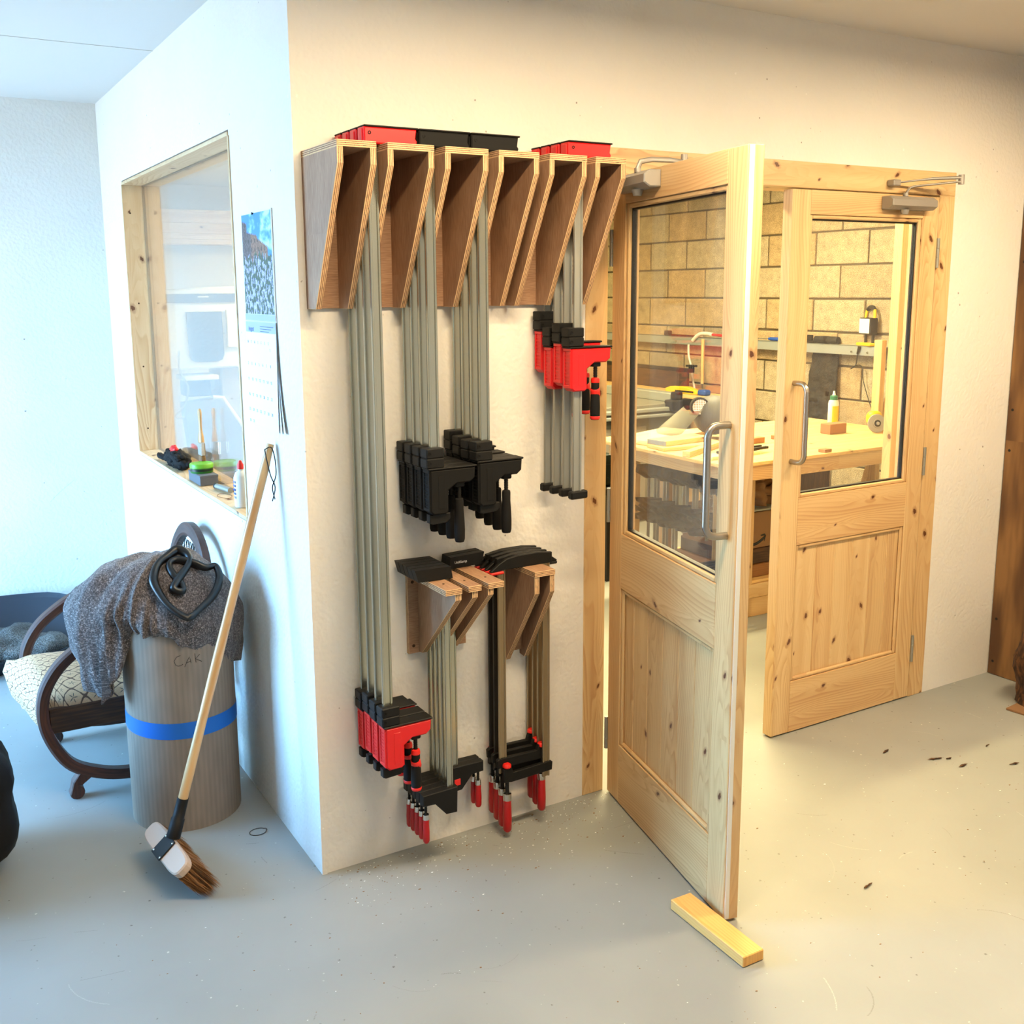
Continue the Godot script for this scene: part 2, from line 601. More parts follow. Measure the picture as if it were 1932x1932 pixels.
func materials() -> void:
	rng.seed = 11
	var p1 := pine(21, Color(0.87, 0.735, 0.53), Color(0.71, 0.525, 0.335), Color(0.33, 0.17, 0.09), 7)
	var p2 := pine(44, Color(0.885, 0.765, 0.57), Color(0.73, 0.55, 0.355), Color(0.36, 0.20, 0.11), 10)
	var p3 := pine(63, Color(0.86, 0.735, 0.54), Color(0.70, 0.53, 0.36), Color(0.36, 0.21, 0.13), 3, 160, 1024)
	M.pine = tmat(p1, Vector2(0.25, 2.2), 0.42, Color(0.94, 0.93, 0.92))
	M.pine_knotty = tmat(p2, Vector2(0.25, 2.2), 0.42, Color(0.94, 0.93, 0.91))
	M.pine_clear = tmat(p3, Vector2(0.25, 2.2), 0.45, Color(0.93, 0.91, 0.88))
	M.timber = tmat(p3, Vector2(0.25, 2.2), 0.7, Color(1.0, 0.98, 0.9))
	M.timber_white = tmat(p3, Vector2(0.25, 2.2), 0.7, Color(1.08, 1.12, 1.15))
	M.timber_dark = tmat(p1, Vector2(0.25, 2.2), 0.7, Color(0.62, 0.5, 0.4))
	M.spruce = tmat(p2, Vector2(0.25, 2.2), 0.5, Color(0.93, 0.96, 1.03))
	M.wedge = tmat(p2, Vector2(0.25, 2.2), 0.6, Color(1.0, 0.88, 0.66))
	M.ply = tmat(streaks(8, Color(0.645, 0.505, 0.39), Color(0.53, 0.39, 0.285), 0.35, 0.02), Vector2(0.3, 0.6), 0.6)
	M.ply_edge = tmat(layers([Color(0.83, 0.69, 0.51), Color(0.50, 0.345, 0.24)]), Vector2(0.3, 0.017), 0.7)
	M.ply_board = tmat(streaks(18, Color(0.52, 0.375, 0.215), Color(0.33, 0.215, 0.115), 0.035, 0.006, 256, 512, 0.9), Vector2(0.7, 1.6), 0.5)
	M.dark_wood = tmat(streaks(28, Color(0.33, 0.19, 0.135), Color(0.22, 0.125, 0.095), 0.1, 0.01), Vector2(0.3, 0.8), 0.55)
	M.brown_wood = tmat(streaks(38, Color(0.33, 0.215, 0.12), Color(0.20, 0.12, 0.07), 0.1, 0.01), Vector2(0.3, 0.8), 0.6)
	M.broom_wood = tmat(streaks(48, Color(0.83, 0.70, 0.50), Color(0.66, 0.475, 0.28), 0.04, 0.004), Vector2(0.6, 1.6), 0.4)
	M.bark = tmat(streaks(58, Color(0.40, 0.26, 0.14), Color(0.15, 0.09, 0.05), 0.06, 0.012), Vector2(0.4, 0.4), 0.9)
	M.wall = world_tex(mat(Color.WHITE, 0.75), painted(3, 1024, Color(0.86, 0.845, 0.815), 0.03, 190, 4, Color(0.34, 0.30, 0.27), Color(0.95, 0.94, 0.92)), 2.3)
	bump(M.wall, fnoise(9, 0.10, 3), 0.16, 1024)
	M.wall_plain = mat(Color(0.84, 0.83, 0.80), 0.8)
	M.ceiling = mat(Color(0.84, 0.83, 0.81), 0.8)
	M.floor = world_tex(mat(Color.WHITE, 0.55), painted(14, 2048, Color(0.555, 0.565, 0.55), 0.14, 2600, 170, Color(0.27, 0.25, 0.23), Color(0.86, 0.84, 0.80)), 4.0)
	bump(M.floor, fnoise(19, 0.03, 3), 0.05)
	M.block = world_tex(mat(Color.WHITE, 0.95), blockface(71), 0.42)
	bump(M.block, fnoise(25, 0.09, 3), 0.5)
	M.block_dark = M.block.duplicate()
	M.block_dark.albedo_color = Color(0.93, 0.92, 0.90)
	M.block_warm = M.block.duplicate()
	M.block_warm.albedo_color = Color(1.0, 0.95, 0.88)
	M.mortar = mat(Color(0.37, 0.325, 0.25), 0.95)
	M.steel = mat(Color(0.68, 0.68, 0.63), 0.22, 0.92)
	M.steel_dull = mat(Color(0.60, 0.60, 0.57), 0.5, 0.7)
	M.steel_brown = mat(Color(0.62, 0.55, 0.44), 0.38, 0.85)
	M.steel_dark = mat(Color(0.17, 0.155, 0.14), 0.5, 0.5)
	M.brushed = mat(Color(0.66, 0.63, 0.59), 0.3, 1.0)
	M.closer = mat(Color(0.60, 0.58, 0.55), 0.45, 0.45)
	M.chrome = mat(Color(0.80, 0.79, 0.77), 0.15, 1.0)
	M.galv = mat(Color(0.60, 0.62, 0.61), 0.5, 0.5)
	M.red = mat(Color(0.80, 0.06, 0.075), 0.38)
	M.red_grip = mat(Color(0.62, 0.05, 0.07), 0.5)
	M.red_wood = mat(Color(0.66, 0.03, 0.06), 0.28)
	M.red_pad = mat(Color(0.84, 0.12, 0.085), 0.45)
	M.black = mat(Color(0.10, 0.098, 0.096), 0.5, 0.0, 0.28)
	M.black_soft = mat(Color(0.09, 0.088, 0.086), 0.6, 0.0, 0.25)
	M.black_iron = mat(Color(0.10, 0.097, 0.093), 0.5, 0.15, 0.3)
	M.grip_black = mat(Color(0.10, 0.095, 0.092), 0.7, 0.0, 0.25)
	M.rubber = mat(Color(0.035, 0.038, 0.045), 0.35)
	M.white = mat(Color(0.86, 0.86, 0.84), 0.5)
	M.paper = mat(Color(0.86, 0.87, 0.87), 0.75)
	M.ink = mat(Color(0.30, 0.34, 0.42), 0.8)
	M.band = mat(Color(0.62, 0.66, 0.78), 0.75)
	M.blue_tape = mat(Color(0.03, 0.37, 0.70), 0.55)
	M.kraft = tmat(kraft(6), Vector2(1.0, 0.65), 0.8, Color(0.84, 0.85, 0.87))
	M.kraft_plain = mat(Color(0.50, 0.37, 0.25), 0.85)
	M.pencil = mat(Color(0.16, 0.14, 0.12), 0.8)
	M.tweed = tmat(fleck(160, [Color(0.17, 0.155, 0.155), Color(0.27, 0.245, 0.24), Color(0.36, 0.325, 0.315), Color(0.20, 0.18, 0.18), Color(0.66, 0.61, 0.59), Color(0.31, 0.285, 0.28), Color(0.42, 0.38, 0.37)], 2), Vector2(0.36, 0.36), 0.95)
	M.tweed.uv1_triplanar = true
	M.tweed.uv1_world_triplanar = true
	M.tweed.uv1_scale = Vector3.ONE / 0.36
	bump(M.tweed, fnoise(29, 0.25, 2), 0.4)
	M.tweed.rim_enabled = true
	M.tweed.rim = 0.3
	M.fleece = tmat(fleck(128, [Color(0.47, 0.45, 0.42), Color(0.34, 0.32, 0.30), Color(0.58, 0.55, 0.52)], 2), Vector2(0.3, 0.3), 0.95)
	bump(M.fleece, fnoise(39, 0.12, 3), 1.2)
	M.seat = tmat(seat_cloth(), Vector2(0.215, 0.215), 0.9)
	M.bed = mat(Color(0.085, 0.11, 0.15), 0.5)
	M.bristle = tmat(streaks(68, Color(0.60, 0.42, 0.25), Color(0.36, 0.23, 0.12), 0.5, 0.02), Vector2(0.05, 0.2), 0.8)
	M.block_wood = mat(Color(0.70, 0.615, 0.545), 0.65)
	M.brass_screw = mat(Color(0.25, 0.17, 0.10), 0.5, 0.6)
	M.glass = mat(Color(1, 1, 1, 0.02), 0.02)
	M.glass.transparency = BaseMaterial3D.TRANSPARENCY_ALPHA
	M.smoke = mat(Color(0.36, 0.35, 0.30, 0.72), 0.35)
	M.smoke.transparency = BaseMaterial3D.TRANSPARENCY_ALPHA
	M.gasket = mat(Color(0.03, 0.03, 0.03), 0.5)
	M.shell = mat(Color(0.30, 0.29, 0.255), 0.6)
	M.yellow = mat(Color(0.92, 0.72, 0.05), 0.45)
	M.blue = mat(Color(0.10, 0.28, 0.62), 0.5)
	M.green = mat(Color(0.16, 0.42, 0.10), 0.4)
	M.lime = mat(Color(0.40, 0.66, 0.14), 0.4)
	M.green_dark = mat(Color(0.02, 0.10, 0.07), 0.4)
	M.teal = mat(Color(0.05, 0.40, 0.28), 0.5)
	M.machine = mat(Color(0.80, 0.81, 0.80), 0.5)
	M.machine_grey = mat(Color(0.40, 0.40, 0.38), 0.6)
	M.machine_dark = mat(Color(0.16, 0.20, 0.27), 0.6)
	M.bag = mat(Color(0.075, 0.075, 0.072), 0.75)
	bump(M.bag, fnoise(49, 0.02, 3), 1.0)
	M.carton = mat(Color(0.36, 0.37, 0.39), 0.7)
	M.oak_end = mat(Color(0.60, 0.42, 0.27), 0.7)
	M.lamp = mat(Color(0.9, 0.9, 0.9), 0.5)
	M.lamp.emission_enabled = true
	M.lamp.emission = Color(1.0, 0.93, 0.8)
	M.lamp.emission_energy_multiplier = 1.5

# ---------------------------------------------------------------- camera, daylight, exposure
func _ready() -> void:
	var cam := Camera3D.new()
	cam.name = "camera"
	add_child(cam)
	var yaw := 0.52474
	var pitch := 0.17558
	var roll := -0.00874
	var f := Vector3(sin(yaw) * cos(pitch), -sin(pitch), -cos(yaw) * cos(pitch))
	var rt := Vector3(cos(yaw), 0, sin(yaw))
	var up := rt.cross(f)
	var r2 := rt * cos(roll) + up * sin(roll)
	var u2 := up * cos(roll) - rt * sin(roll)
	cam.transform = Transform3D(Basis(r2, u2, -f), Vector3(-0.926, 1.6606, 2.6102))
	cam.projection = Camera3D.PROJECTION_FRUSTUM
	cam.near = 0.05
	cam.far = 100.0
	cam.size = 0.05 * 1932.0 / 1941.1
	cam.frustum_offset = Vector2(33.94, -76.39) / 1941.1 * 0.05
	cam.current = true

	var we := WorldEnvironment.new()
	we.name = "environment"
	var e := Environment.new()
	var sky := Sky.new()
	var sm := ProceduralSkyMaterial.new()
	sm.sky_top_color = Color(0.48, 0.75, 1.0)
	sm.sky_horizon_color = Color(0.59, 0.825, 1.0)
	sm.ground_horizon_color = Color(0.50, 0.58, 0.64)
	sm.ground_bottom_color = Color(0.42, 0.46, 0.50)
	sky.sky_material = sm
	e.background_mode = Environment.BG_SKY
	e.sky = sky
	e.background_energy_multiplier = 48.0
	e.tonemap_mode = Environment.TONE_MAPPER_LINEAR
	e.tonemap_exposure = 1.0
	e.sdfgi_enabled = true
	e.ssao_enabled = true
	e.ssil_enabled = true
	we.environment = e
	add_child(we)

	materials()
	# ceiling lights: front room, then the warm workshop behind the doors
	batten("ceiling_light", "white ceiling batten lamp nearest the clamp racks", Vector3(0.35, 2.47, 1.05), Vector2(1.2, 0.12), Color(1.0, 0.89, 0.71), 6.6)
	batten("ceiling_light", "white ceiling batten lamp in front of the double doors", Vector3(2.3, 2.47, 1.10), Vector2(1.2, 0.12), Color(1.0, 0.89, 0.71), 6.1)
	batten("ceiling_light", "white ceiling batten lamp behind the camera, towards the rear wall", Vector3(0.8, 2.47, 3.2), Vector2(1.2, 0.12), Color(1.0, 0.88, 0.70), 2.5)
	batten("ceiling_light", "warm workshop batten lamp just behind the double doors", Vector3(1.8, 2.47, -0.75), Vector2(1.4, 0.12), Color(1.0, 0.91, 0.66), 10.5)
	batten("ceiling_light", "warm workshop batten lamp above the far end of the workbench", Vector3(3.1, 2.47, -2.2), Vector2(1.4, 0.12), Color(1.0, 0.92, 0.70), 14.0)
	batten("ceiling_light", "workshop batten lamp above the table saw", Vector3(2.4, 2.47, -4.2), Vector2(1.4, 0.12), Color(1.0, 0.90, 0.60), 11.0)
	shell()
	doors()
	racks()
	clamps()
	recess()
	sill_things()
	floor_things()
	workshop()

func batten(called: String, label: String, at: Vector3, size: Vector2, c: Color, energy: float) -> void:
	var t := thing(called, label, "lamp", at, 0.0, "ceiling batten lamps")
	var s := S()
	box(s, Vector3(-size.x / 2, 0.0, -size.y / 2), Vector3(size.x / 2, 0.062, size.y / 2), 0.006)
	part("housing", s, M.white, t)
	s = S()
	box(s, Vector3(-size.x / 2 + 0.01, -0.006, -size.y / 2 + 0.01), Vector3(size.x / 2 - 0.01, 0.0, size.y / 2 - 0.01), 0.002)
	part("lamp_diffuser", s, M.lamp, t)
	var a := AreaLight3D.new()
	a.name = "batten_light"
	t.add_child(a)
	a.position = Vector3(0, -0.012, 0)
	a.rotation.x = -PI / 2
	a.area_size = size
	a.light_color = c
	a.light_energy = energy
	a.shadow_enabled = true
	a.area_range = 12.0
	a.area_attenuation = 2.0

# ---------------------------------------------------------------- the rooms
func slab(called: String, label: String, cat: String, boxes: Array, m: Material) -> MeshInstance3D:
	var s := S()
	for b in boxes:
		box(s, b[0], b[1], 0.0)
	var o := part(called, s, m)
	tag(o, label, cat, "", "structure")
	return o

func shell() -> void:
	slab("floor", "pale grey painted concrete floor with scuffs and sawdust", "floor", [[Vector3(-3.3, -0.1, -6.4), Vector3(4.8, 0, 4.3)]], M.floor)
	var ce := slab("ceiling", "flat white painted board ceiling with faint panel joints", "ceiling", [[Vector3(-3.3, CEIL, -6.4), Vector3(4.8, CEIL + 0.1, 4.3)]], M.ceiling)
	var j := S()
	box(j, Vector3(-3.2, CEIL - 0.002, -1.47), Vector3(0.0, CEIL + 0.001, -1.462), 0.0)
	box(j, Vector3(-0.8, CEIL - 0.002, 0.6), Vector3(3.04, CEIL + 0.001, 0.608), 0.0)
	part("panel_joint", j, M.wall_plain, ce)
	slab("wall_front", "cream white painted board wall carrying the clamp racks and double doors", "wall", [[Vector3(0.015, 0, -0.12), Vector3(0.912, CEIL, 0)], [Vector3(2.622, 0, -0.12), Vector3(4.65, CEIL, 0)], [Vector3(0.912, 2.078, -0.12), Vector3(2.622, CEIL, 0)]], M.wall)
	slab("wall_side", "daylit white board wall with the pine lined window and calendar", "wall", [[Vector3(0, 0, -0.12), Vector3(0.015, CEIL, 0.004)], [Vector3(0, 0, -0.56), Vector3(0.15, CEIL, -0.12)], [Vector3(0, 0, -6.3), Vector3(0.15, CEIL, -2.20)], [Vector3(0, 0, -2.20), Vector3(0.15, 0.933, -0.56)], [Vector3(0, 2.137, -2.20), Vector3(0.15, CEIL, -0.56)]], M.wall)
	slab("wall_back", "bright white board wall at the end of the daylit recess", "wall", [[Vector3(-3.2, 0, -2.80), Vector3(0, CEIL, -2.696)]], M.wall)
	slab("wall_left", "white wall with the wide open doorway letting daylight in", "wall", [[Vector3(-3.3, 0, -2.80), Vector3(-3.2, CEIL, -2.60)], [Vector3(-3.3, 0, -0.85), Vector3(-3.2, CEIL, 4.2)], [Vector3(-3.3, 2.40, -2.60), Vector3(-3.2, CEIL, -0.85)]], M.wall_plain)
	slab("wall_right", "plain wall behind the brown plywood lining", "wall", [[Vector3(3.066, 0, 0), Vector3(3.166, CEIL, 4.2)]], M.wall_plain)
	slab("wall_rear", "plain white wall behind the camera", "wall", [[Vector3(-3.3, 0, 4.2), Vector3(3.166, CEIL, 4.3)]], M.wall_plain)
	slab("wall_far", "white painted wall at the far end of the workshop", "wall", [[Vector3(0, 0, -6.4), Vector3(4.8, CEIL, -6.3)]], M.wall_plain)
	# the bare concrete block wall of the workshop
	var w := slab("wall_block", "bare tan concrete block wall with raked mortar joints in the workshop", "wall", [[Vector3(4.655, 0, -6.3), Vector3(4.8, CEIL, 0.0)]], M.mortar)
	var shapes := []
	for k in 4:
		var s := S()
		var q := [0.0, 0.002, -0.003, 0.001][k] as float
		box(s, Vector3(-0.007 + q * 0.4, -0.106, -0.2175), Vector3(0.012, 0.106 + q, 0.2175 + q), 0.005)
		s.generate_normals()
		shapes.append(s.commit())
	rng.seed = 5
	for row in 11:
		for col in 14:
			var z := -2.10 - 0.225 * (row % 2) + 0.45 * (col - 9)
			if z > -0.3 or z < -6.0:
				continue
			var m: Material = [M.block, M.block, M.block_dark, M.block_warm][rng.randi() % 4]
			var b := part("block", shapes[rng.randi() % 4], m, w)
			b.position = Vector3(4.649 - rng.randf() * 0.004, 0.1125 + 0.225 * row, z - 0.225)
	# window: pine lining, sill and double glazing
	var win := thing("window_1", "internal window lined with knotty pine boards, things on its sill", "window", Vector3(0, 0.951, -1.379), 0.0, "", "structure")
	var y0 := 0.0
	var y1 := 1.168
	var z0 := -0.816
	var z1 := 0.816
	var st := S()
	box(st, Vector3(-0.004, y0 - 0.014, z0 - 0.004), Vector3(0.155, y0, z1 + 0.004), 0.001, 2, Vector2(0.12, 0.3))
	part("sill", st, M.spruce, win)
	st = S()
	box(st, Vector3(-0.004, y1, z0 - 0.004), Vector3(0.155, y1 + 0.012, z1 + 0.004), 0.001, 2, Vector2(0.10, 0.9))
	part("head_lining", st, M.spruce, win)
	for sd in [-1, 1]:
		st = S()
		var z: float = z0 if sd < 0 else z1
		box(st, Vector3(-0.004, y0, minf(z, z + sd * 0.012)), Vector3(0.155, y1, maxf(z, z + sd * 0.012)), 0.001, 1, Vector2(0.14, 0.75))
		part("jamb_lining", st, M.spruce, win)
	for y in [0.10, 0.38, 0.66, 1.05]:
		st = S()
		lathe(st, [Vector2(0, 0.0008), Vector2(0.004, 0.0008), Vector2(0.004, 0)], 8, Transform3D(Basis(Vector3.RIGHT, PI / 2), Vector3(0.012 + 0.04 * fposmod(y * 7.0, 1.0), y, z0)))
		part("screw", st, M.brass_screw, win)
	for x in [0.078, 0.094]:
		st = S()
		box(st, Vector3(x, y0, z0), Vector3(x + 0.003, y1, z1), 0.0)
		part("glass_pane", st, M.glass, win)
	st = S()
	for q in [[y0, y0 + 0.004, z0, z1], [y1 - 0.004, y1, z0, z1]]:
		box(st, Vector3(0.082, q[0], q[2]), Vector3(0.093, q[1], q[3]), 0.0)
	for q in [z0, z1 - 0.004]:
		box(st, Vector3(0.082, y0, q), Vector3(0.093, y1, q + 0.004), 0.0)
	part("spacer", st, M.gasket, win)
	# brown plywood lining on the right wall
	var pl := thing("plywood_sheet", "brown stained plywood sheet with dark screw heads lining the right wall", "plywood", Vector3(3.052, 0, 0.004))
	st = S()
	box(st, Vector3(0, 0.002, 0), Vector3(0.012, 2.44, 1.25), 0.001, 1, Vector2(0.3, 0.2))
	part("sheet", st, M.ply_board, pl)
	for q in [[0.06, 0.02], [0.25, 0.022], [0.98, 0.02], [1.15, 0.02], [1.22, 0.10], [1.75, 0.02], [1.62, 0.06]]:
		st = S()
		lathe(st, [Vector2(0, 0.001), Vector2(0.006, 0.001), Vector2(0.006, 0)], 8, Transform3D(Basis(Vector3.BACK, PI / 2), Vector3(0, q[0], q[1])))
		part("screw", st, M.gasket, pl)

# ---------------------------------------------------------------- pine double doors
func doors() -> void:
	var t := thing("trim_1", "knotty pine door frame around the double doors", "door frame", Vector3(0.912, 0, 0), 0.0, "", "structure")
	var s := S()
	box(s, Vector3(0, 0, -0.13), Vector3(0.083, 1.992, 0.003), 0.002, 1, Vector2(0.13, 1.02))
	part("jamb", s, M.pine_knotty, t)
	s = S()
	box(s, Vector3(1.622, 0, -0.13), Vector3(1.71, 1.992, 0.003), 0.002, 1, Vector2(0.08, 1.12))
	part("jamb", s, M.pine_knotty, t)
	s = S()
	box(s, Vector3(0, 1.992, -0.13), Vector3(1.71, 2.079, 0.003), 0.002, 0, Vector2(0.10, 1.1))
	part("head", s, M.pine_knotty, t)
	s = S()
	box(s, Vector3(0.083, 0, -0.085), Vector3(0.097, 1.978, -0.05), 0.001)
	box(s, Vector3(1.608, 0, -0.085), Vector3(1.622, 1.978, -0.05), 0.001)
	part("door_stop", s, M.pine_clear, t)
	var a := door("door_1", "left pine door with glazed top and boarded panel, standing wide open", false)
	a.position = Vector3(0.9996, 0, 0.0195)
	a.rotation.y = -1.794
	var b := door("door_2", "right pine door with glazed top, closed flush in the frame", true)
	b.position = Vector3(1.763, 0, 0.006)

func door(called: String, label: String, mirror: bool) -> Node3D:
	var W := 0.765
	var t := thing(called, label, "door", Vector3.ZERO, 0.0, "", "structure")
	var X := func(u: float) -> float: return W - u if mirror else u
	var bx := func(nm: String, m: Material, u0: float, u1: float, y0: float, y1: float, za: float, zb: float, bev: float, g: int, uo: Vector2) -> MeshInstance3D:
		var s := S()
		var p: float = X.call(u0)
		var q: float = X.call(u1)
		box(s, Vector3(minf(p, q), y0, za), Vector3(maxf(p, q), y1, zb), bev, g, uo)
		return part(nm, s, m, t)
	var k := 0.31 if mirror else 0.0
	bx.call("stile", M.pine_knotty if mirror else M.pine, 0.0, 0.088, 0.006, 1.987, -0.044, 0.0, 0.002, 1, Vector2(0.06, 1.02))
	bx.call("stile", M.pine_knotty if mirror else M.pine, 0.675, W, 0.006, 1.987, -0.044, 0.0, 0.002, 1, Vector2(0.18, 1.16))
	bx.call("rail", M.pine, 0.088, 0.675, 1.905, 1.987, -0.044, 0.0, 0.001, 0, Vector2(0.10, 0.45 + k))
	bx.call("rail", M.pine, 0.088, 0.675, 0.73, 0.905, -0.044, 0.0, 0.001, 0, Vector2(0.125, 1.25 + k))
	bx.call("rail", M.pine, 0.088, 0.675, 0.006, 0.205, -0.044, 0.0, 0.001, 0, Vector2(0.125, 0.85 + k * 3.0))
	# glazing bead, stepped, around the pane
	for q in [[0.088, 0.104, 0.905, 1.905, 1], [0.659, 0.675, 0.905, 1.905, 1], [0.104, 0.659, 0.905, 0.919, 0], [0.104, 0.659, 1.891, 1.905, 0]]:
		bx.call("glazing_bead", M.pine_clear, q[0], q[1], q[2], q[3], -0.040, -0.005, 0.003, q[4], Vector2(0.1, 0.4 + q[2]))
	for q in [[0.104, 0.109, 0.919, 1.891], [0.654, 0.659, 0.919, 1.891], [0.109, 0.654, 0.919, 0.924], [0.109, 0.654, 1.886, 1.891]]:
		bx.call("gasket", M.gasket, q[0], q[1], q[2], q[3], -0.030, -0.014, 0.0, 1, Vector2.ZERO)
	bx.call("glass_pane", M.glass, 0.109, 0.654, 0.924, 1.886, -0.024, -0.020, 0.0, 1, Vector2.ZERO)
	# tongued boards in the lower panel
	rng.seed = 3 if mirror else 8
	var us := [0.088, 0.165, 0.262, 0.36, 0.458, 0.555, 0.675]
	for i in 6:
		bx.call("panel_board", [M.pine_clear, M.pine, M.pine_knotty][rng.randi() % 3], us[i], us[i + 1], 0.205, 0.73, -0.032, -0.013, 0.003, 1, Vector2(rng.randf_range(0.06, 0.19), rng.randf_range(0.3, 1.85)))
	for q in [[0.088, 0.104, 0.205, 0.73, 1], [0.659, 0.675, 0.205, 0.73, 1], [0.104, 0.659, 0.205, 0.221, 0], [0.104, 0.659, 0.714, 0.73, 0]]:
		bx.call("panel_bead", M.pine_clear, q[0], q[1], q[2], q[3], -0.014, -0.003, 0.006, q[4], Vector2(0.2, q[2]))
	if not mirror:
		bx.call("seal_strip", M.white, W, W + 0.0015, 0.01, 1.985, -0.017, -0.004, 0.0005, 1, Vector2.ZERO)
	# pull handle
	var hx: float = X.call(0.722)
	var y0 := 1.045
	var y1 := 1.325
	var s := S()
	tube(s, smooth_path([Vector3(hx, y0, 0), Vector3(hx, y0, 0.032), Vector3(hx, y0 + 0.006, 0.050), Vector3(hx, y0 + 0.024, 0.060), Vector3(hx, y0 + 0.05, 0.061), Vector3(hx, y1 - 0.05, 0.061), Vector3(hx, y1 - 0.024, 0.060), Vector3(hx, y1 - 0.006, 0.050), Vector3(hx, y1, 0.032), Vector3(hx, y1, 0)], 5), 0.0095, 14, false, 1.0, Vector3.RIGHT)
	part("pull_handle", s, M.brushed, t, "brushed steel bar handle")
	for y in [0.21, 0.98, 1.78]:
		s = S()
		lathe(s, [Vector2(0, -0.055), Vector2(0.0065, -0.055), Vector2(0.0065, -0.018), Vector2(0.0055, -0.017), Vector2(0.0065, -0.016), Vector2(0.0065, 0.016), Vector2(0.0055, 0.017), Vector2(0.0065, 0.018), Vector2(0.0065, 0.055), Vector2(0, 0.055)], 10, Transform3D(Basis(), Vector3(X.call(-0.003), y, 0.0035)))
		var hg := part("hinge", s, M.steel_dull, t)
		s = S()
		var p: float = X.call(-0.0035)
		var q: float = X.call(-0.0005)
		box(s, Vector3(minf(p, q), y - 0.05, -0.032), Vector3(maxf(p, q), y + 0.05, 0.0), 0.0005)
		part("hinge_leaf", s, M.steel_dull, hg)
	# overhead closer: body on the door, jointed arm to the frame
	s = S()
	var se := S()
	var prof := PackedVector2Array([Vector2(0.0, 1.932), Vector2(0.034, 1.932), Vector2(0.052, 1.944), Vector2(0.052, 1.966), Vector2(0.034, 1.978), Vector2(0.0, 1.978)])
	var ua: float = X.call(0.075)
	var ub: float = X.call(0.32)
	prism(s, s, prof, minf(ua, ub), maxf(ua, ub), 0.003, Transform3D(Basis(Vector3(0, 0, 1), Vector3(0, 1, 0), Vector3(1, 0, 0)), Vector3.ZERO))
	var cl := part("door_closer", s, M.closer, t, "grey overhead door closer")
	s = S()
	var sx: float = X.call(0.228)
	lathe(s, [Vector2(0, 1.915), Vector2(0.012, 1.915), Vector2(0.017, 1.932)], 12, Transform3D(Basis(), Vector3(sx, 0, 0.028)))
	lathe(s, [Vector2(0.010, 1.978), Vector2(0.010, 1.990), Vector2(0, 1.990)], 10, Transform3D(Basis(), Vector3(sx, 0, 0.028)))
	part("spindle", s, M.closer, cl)
	s = S()
	if mirror:
		tube(s, [Vector3(sx, 1.988, 0.028), Vector3(sx + 0.012, 2.008, 0.034), Vector3(sx + 0.03, 2.014, 0.04), Vector3(0.735, 2.032, 0.105)], 0.009, 6, false, 0.45)
		tube(s, [Vector3(0.740, 2.046, 0.106), Vector3(0.62, 2.040, 0.07), Vector3(0.585, 2.036, 0.052), Vector3(0.50, 2.026, 0.022)], [0.011, 0.010, 0.006, 0.006], 6, false, 0.6)
		lathe(s, [Vector2(0, 2.022), Vector2(0.011, 2.022), Vector2(0.011, 2.056), Vector2(0, 2.056)], 10, Transform3D(Basis(), Vector3(0.738, 0, 0.106)))
		box(s, Vector3(0.470, 2.014, -0.002), Vector3(0.508, 2.036, 0.03), 0.003)
	else:
		# from the door's own axes: the arm folds back over the top edge to the frame head
		tube(s, [Vector3(sx, 1.988, 0.028), Vector3(sx, 2.008, 0.02), Vector3(sx - 0.01, 2.016, -0.02), Vector3(sx - 0.03, 2.018, -0.09), Vector3(0.15, 2.02, -0.155)], 0.008, 6, false, 0.5)
		tube(s, [Vector3(0.155, 2.032, -0.155), Vector3(0.08, 2.036, -0.20), Vector3(-0.062, 2.036, -0.262)], [0.009, 0.007, 0.006], 6, false, 0.6)
		lathe(s, [Vector2(0, 2.012), Vector2(0.010, 2.012), Vector2(0.010, 2.042), Vector2(0, 2.042)], 10, Transform3D(Basis(), Vector3(0.152, 0, -0.155)))
	part("closer_arm", s, M.closer, cl)
	return t

# ---------------------------------------------------------------- plywood clamp racks
func gusset(nm: String, poly: PackedVector2Array, x0: float, x1: float, t: Node3D, uo := Vector2.ZERO) -> void:
	# poly holds (z, y); the sheet's thickness runs along x
	var f := S()
	var e := S()
	prism(f, e, poly, x0, x1, 0.0006, Transform3D(Basis(Vector3(0, 0, 1), Vector3(0, 1, 0), Vector3(1, 0, 0)), Vector3.ZERO), false, uo)
	part2(nm, f, e, M.ply, M.ply_edge, t)

func shelf_plate(nm: String, x0: float, x1: float, y0: float, y1: float, z1: float, t: Node3D, uo := Vector2.ZERO) -> void:
	# flat sheet lying level: thickness along y
	var f := S()
	var e := S()
	prism(f, e, PackedVector2Array([Vector2(x0, 0), Vector2(x1, 0), Vector2(x1, z1), Vector2(x0, z1)]), y0, y1, 0.0006, Transform3D(Basis(Vector3(1, 0, 0), Vector3(0, 0, 1), Vector3(0, 1, 0)), Vector3.ZERO), false, uo)
	part2(nm, f, e, M.ply, M.ply_edge, t)

func wall_plate(nm: String, x0: float, x1: float, y0: float, y1: float, z1: float, t: Node3D) -> void:
	var f := S()
	var e := S()
	prism(f, e, PackedVector2Array([Vector2(x0, y0), Vector2(x1, y0), Vector2(x1, y1), Vector2(x0, y1)]), 0.0, z1, 0.0006, Transform3D(), true)
	part2(nm, f, e, M.ply, M.ply_edge, t)

func screw_at(p: Vector3, t: Node3D, b := Basis(), r := 0.0035) -> void:
	var s := S()
	lathe(s, [Vector2(0, 0.0006), Vector2(r * 0.3, 0.0001), Vector2(r, 0.0008), Vector2(r, 0)], 8, Transform3D(b, p))
	part("screw", s, M.brass_screw, t)

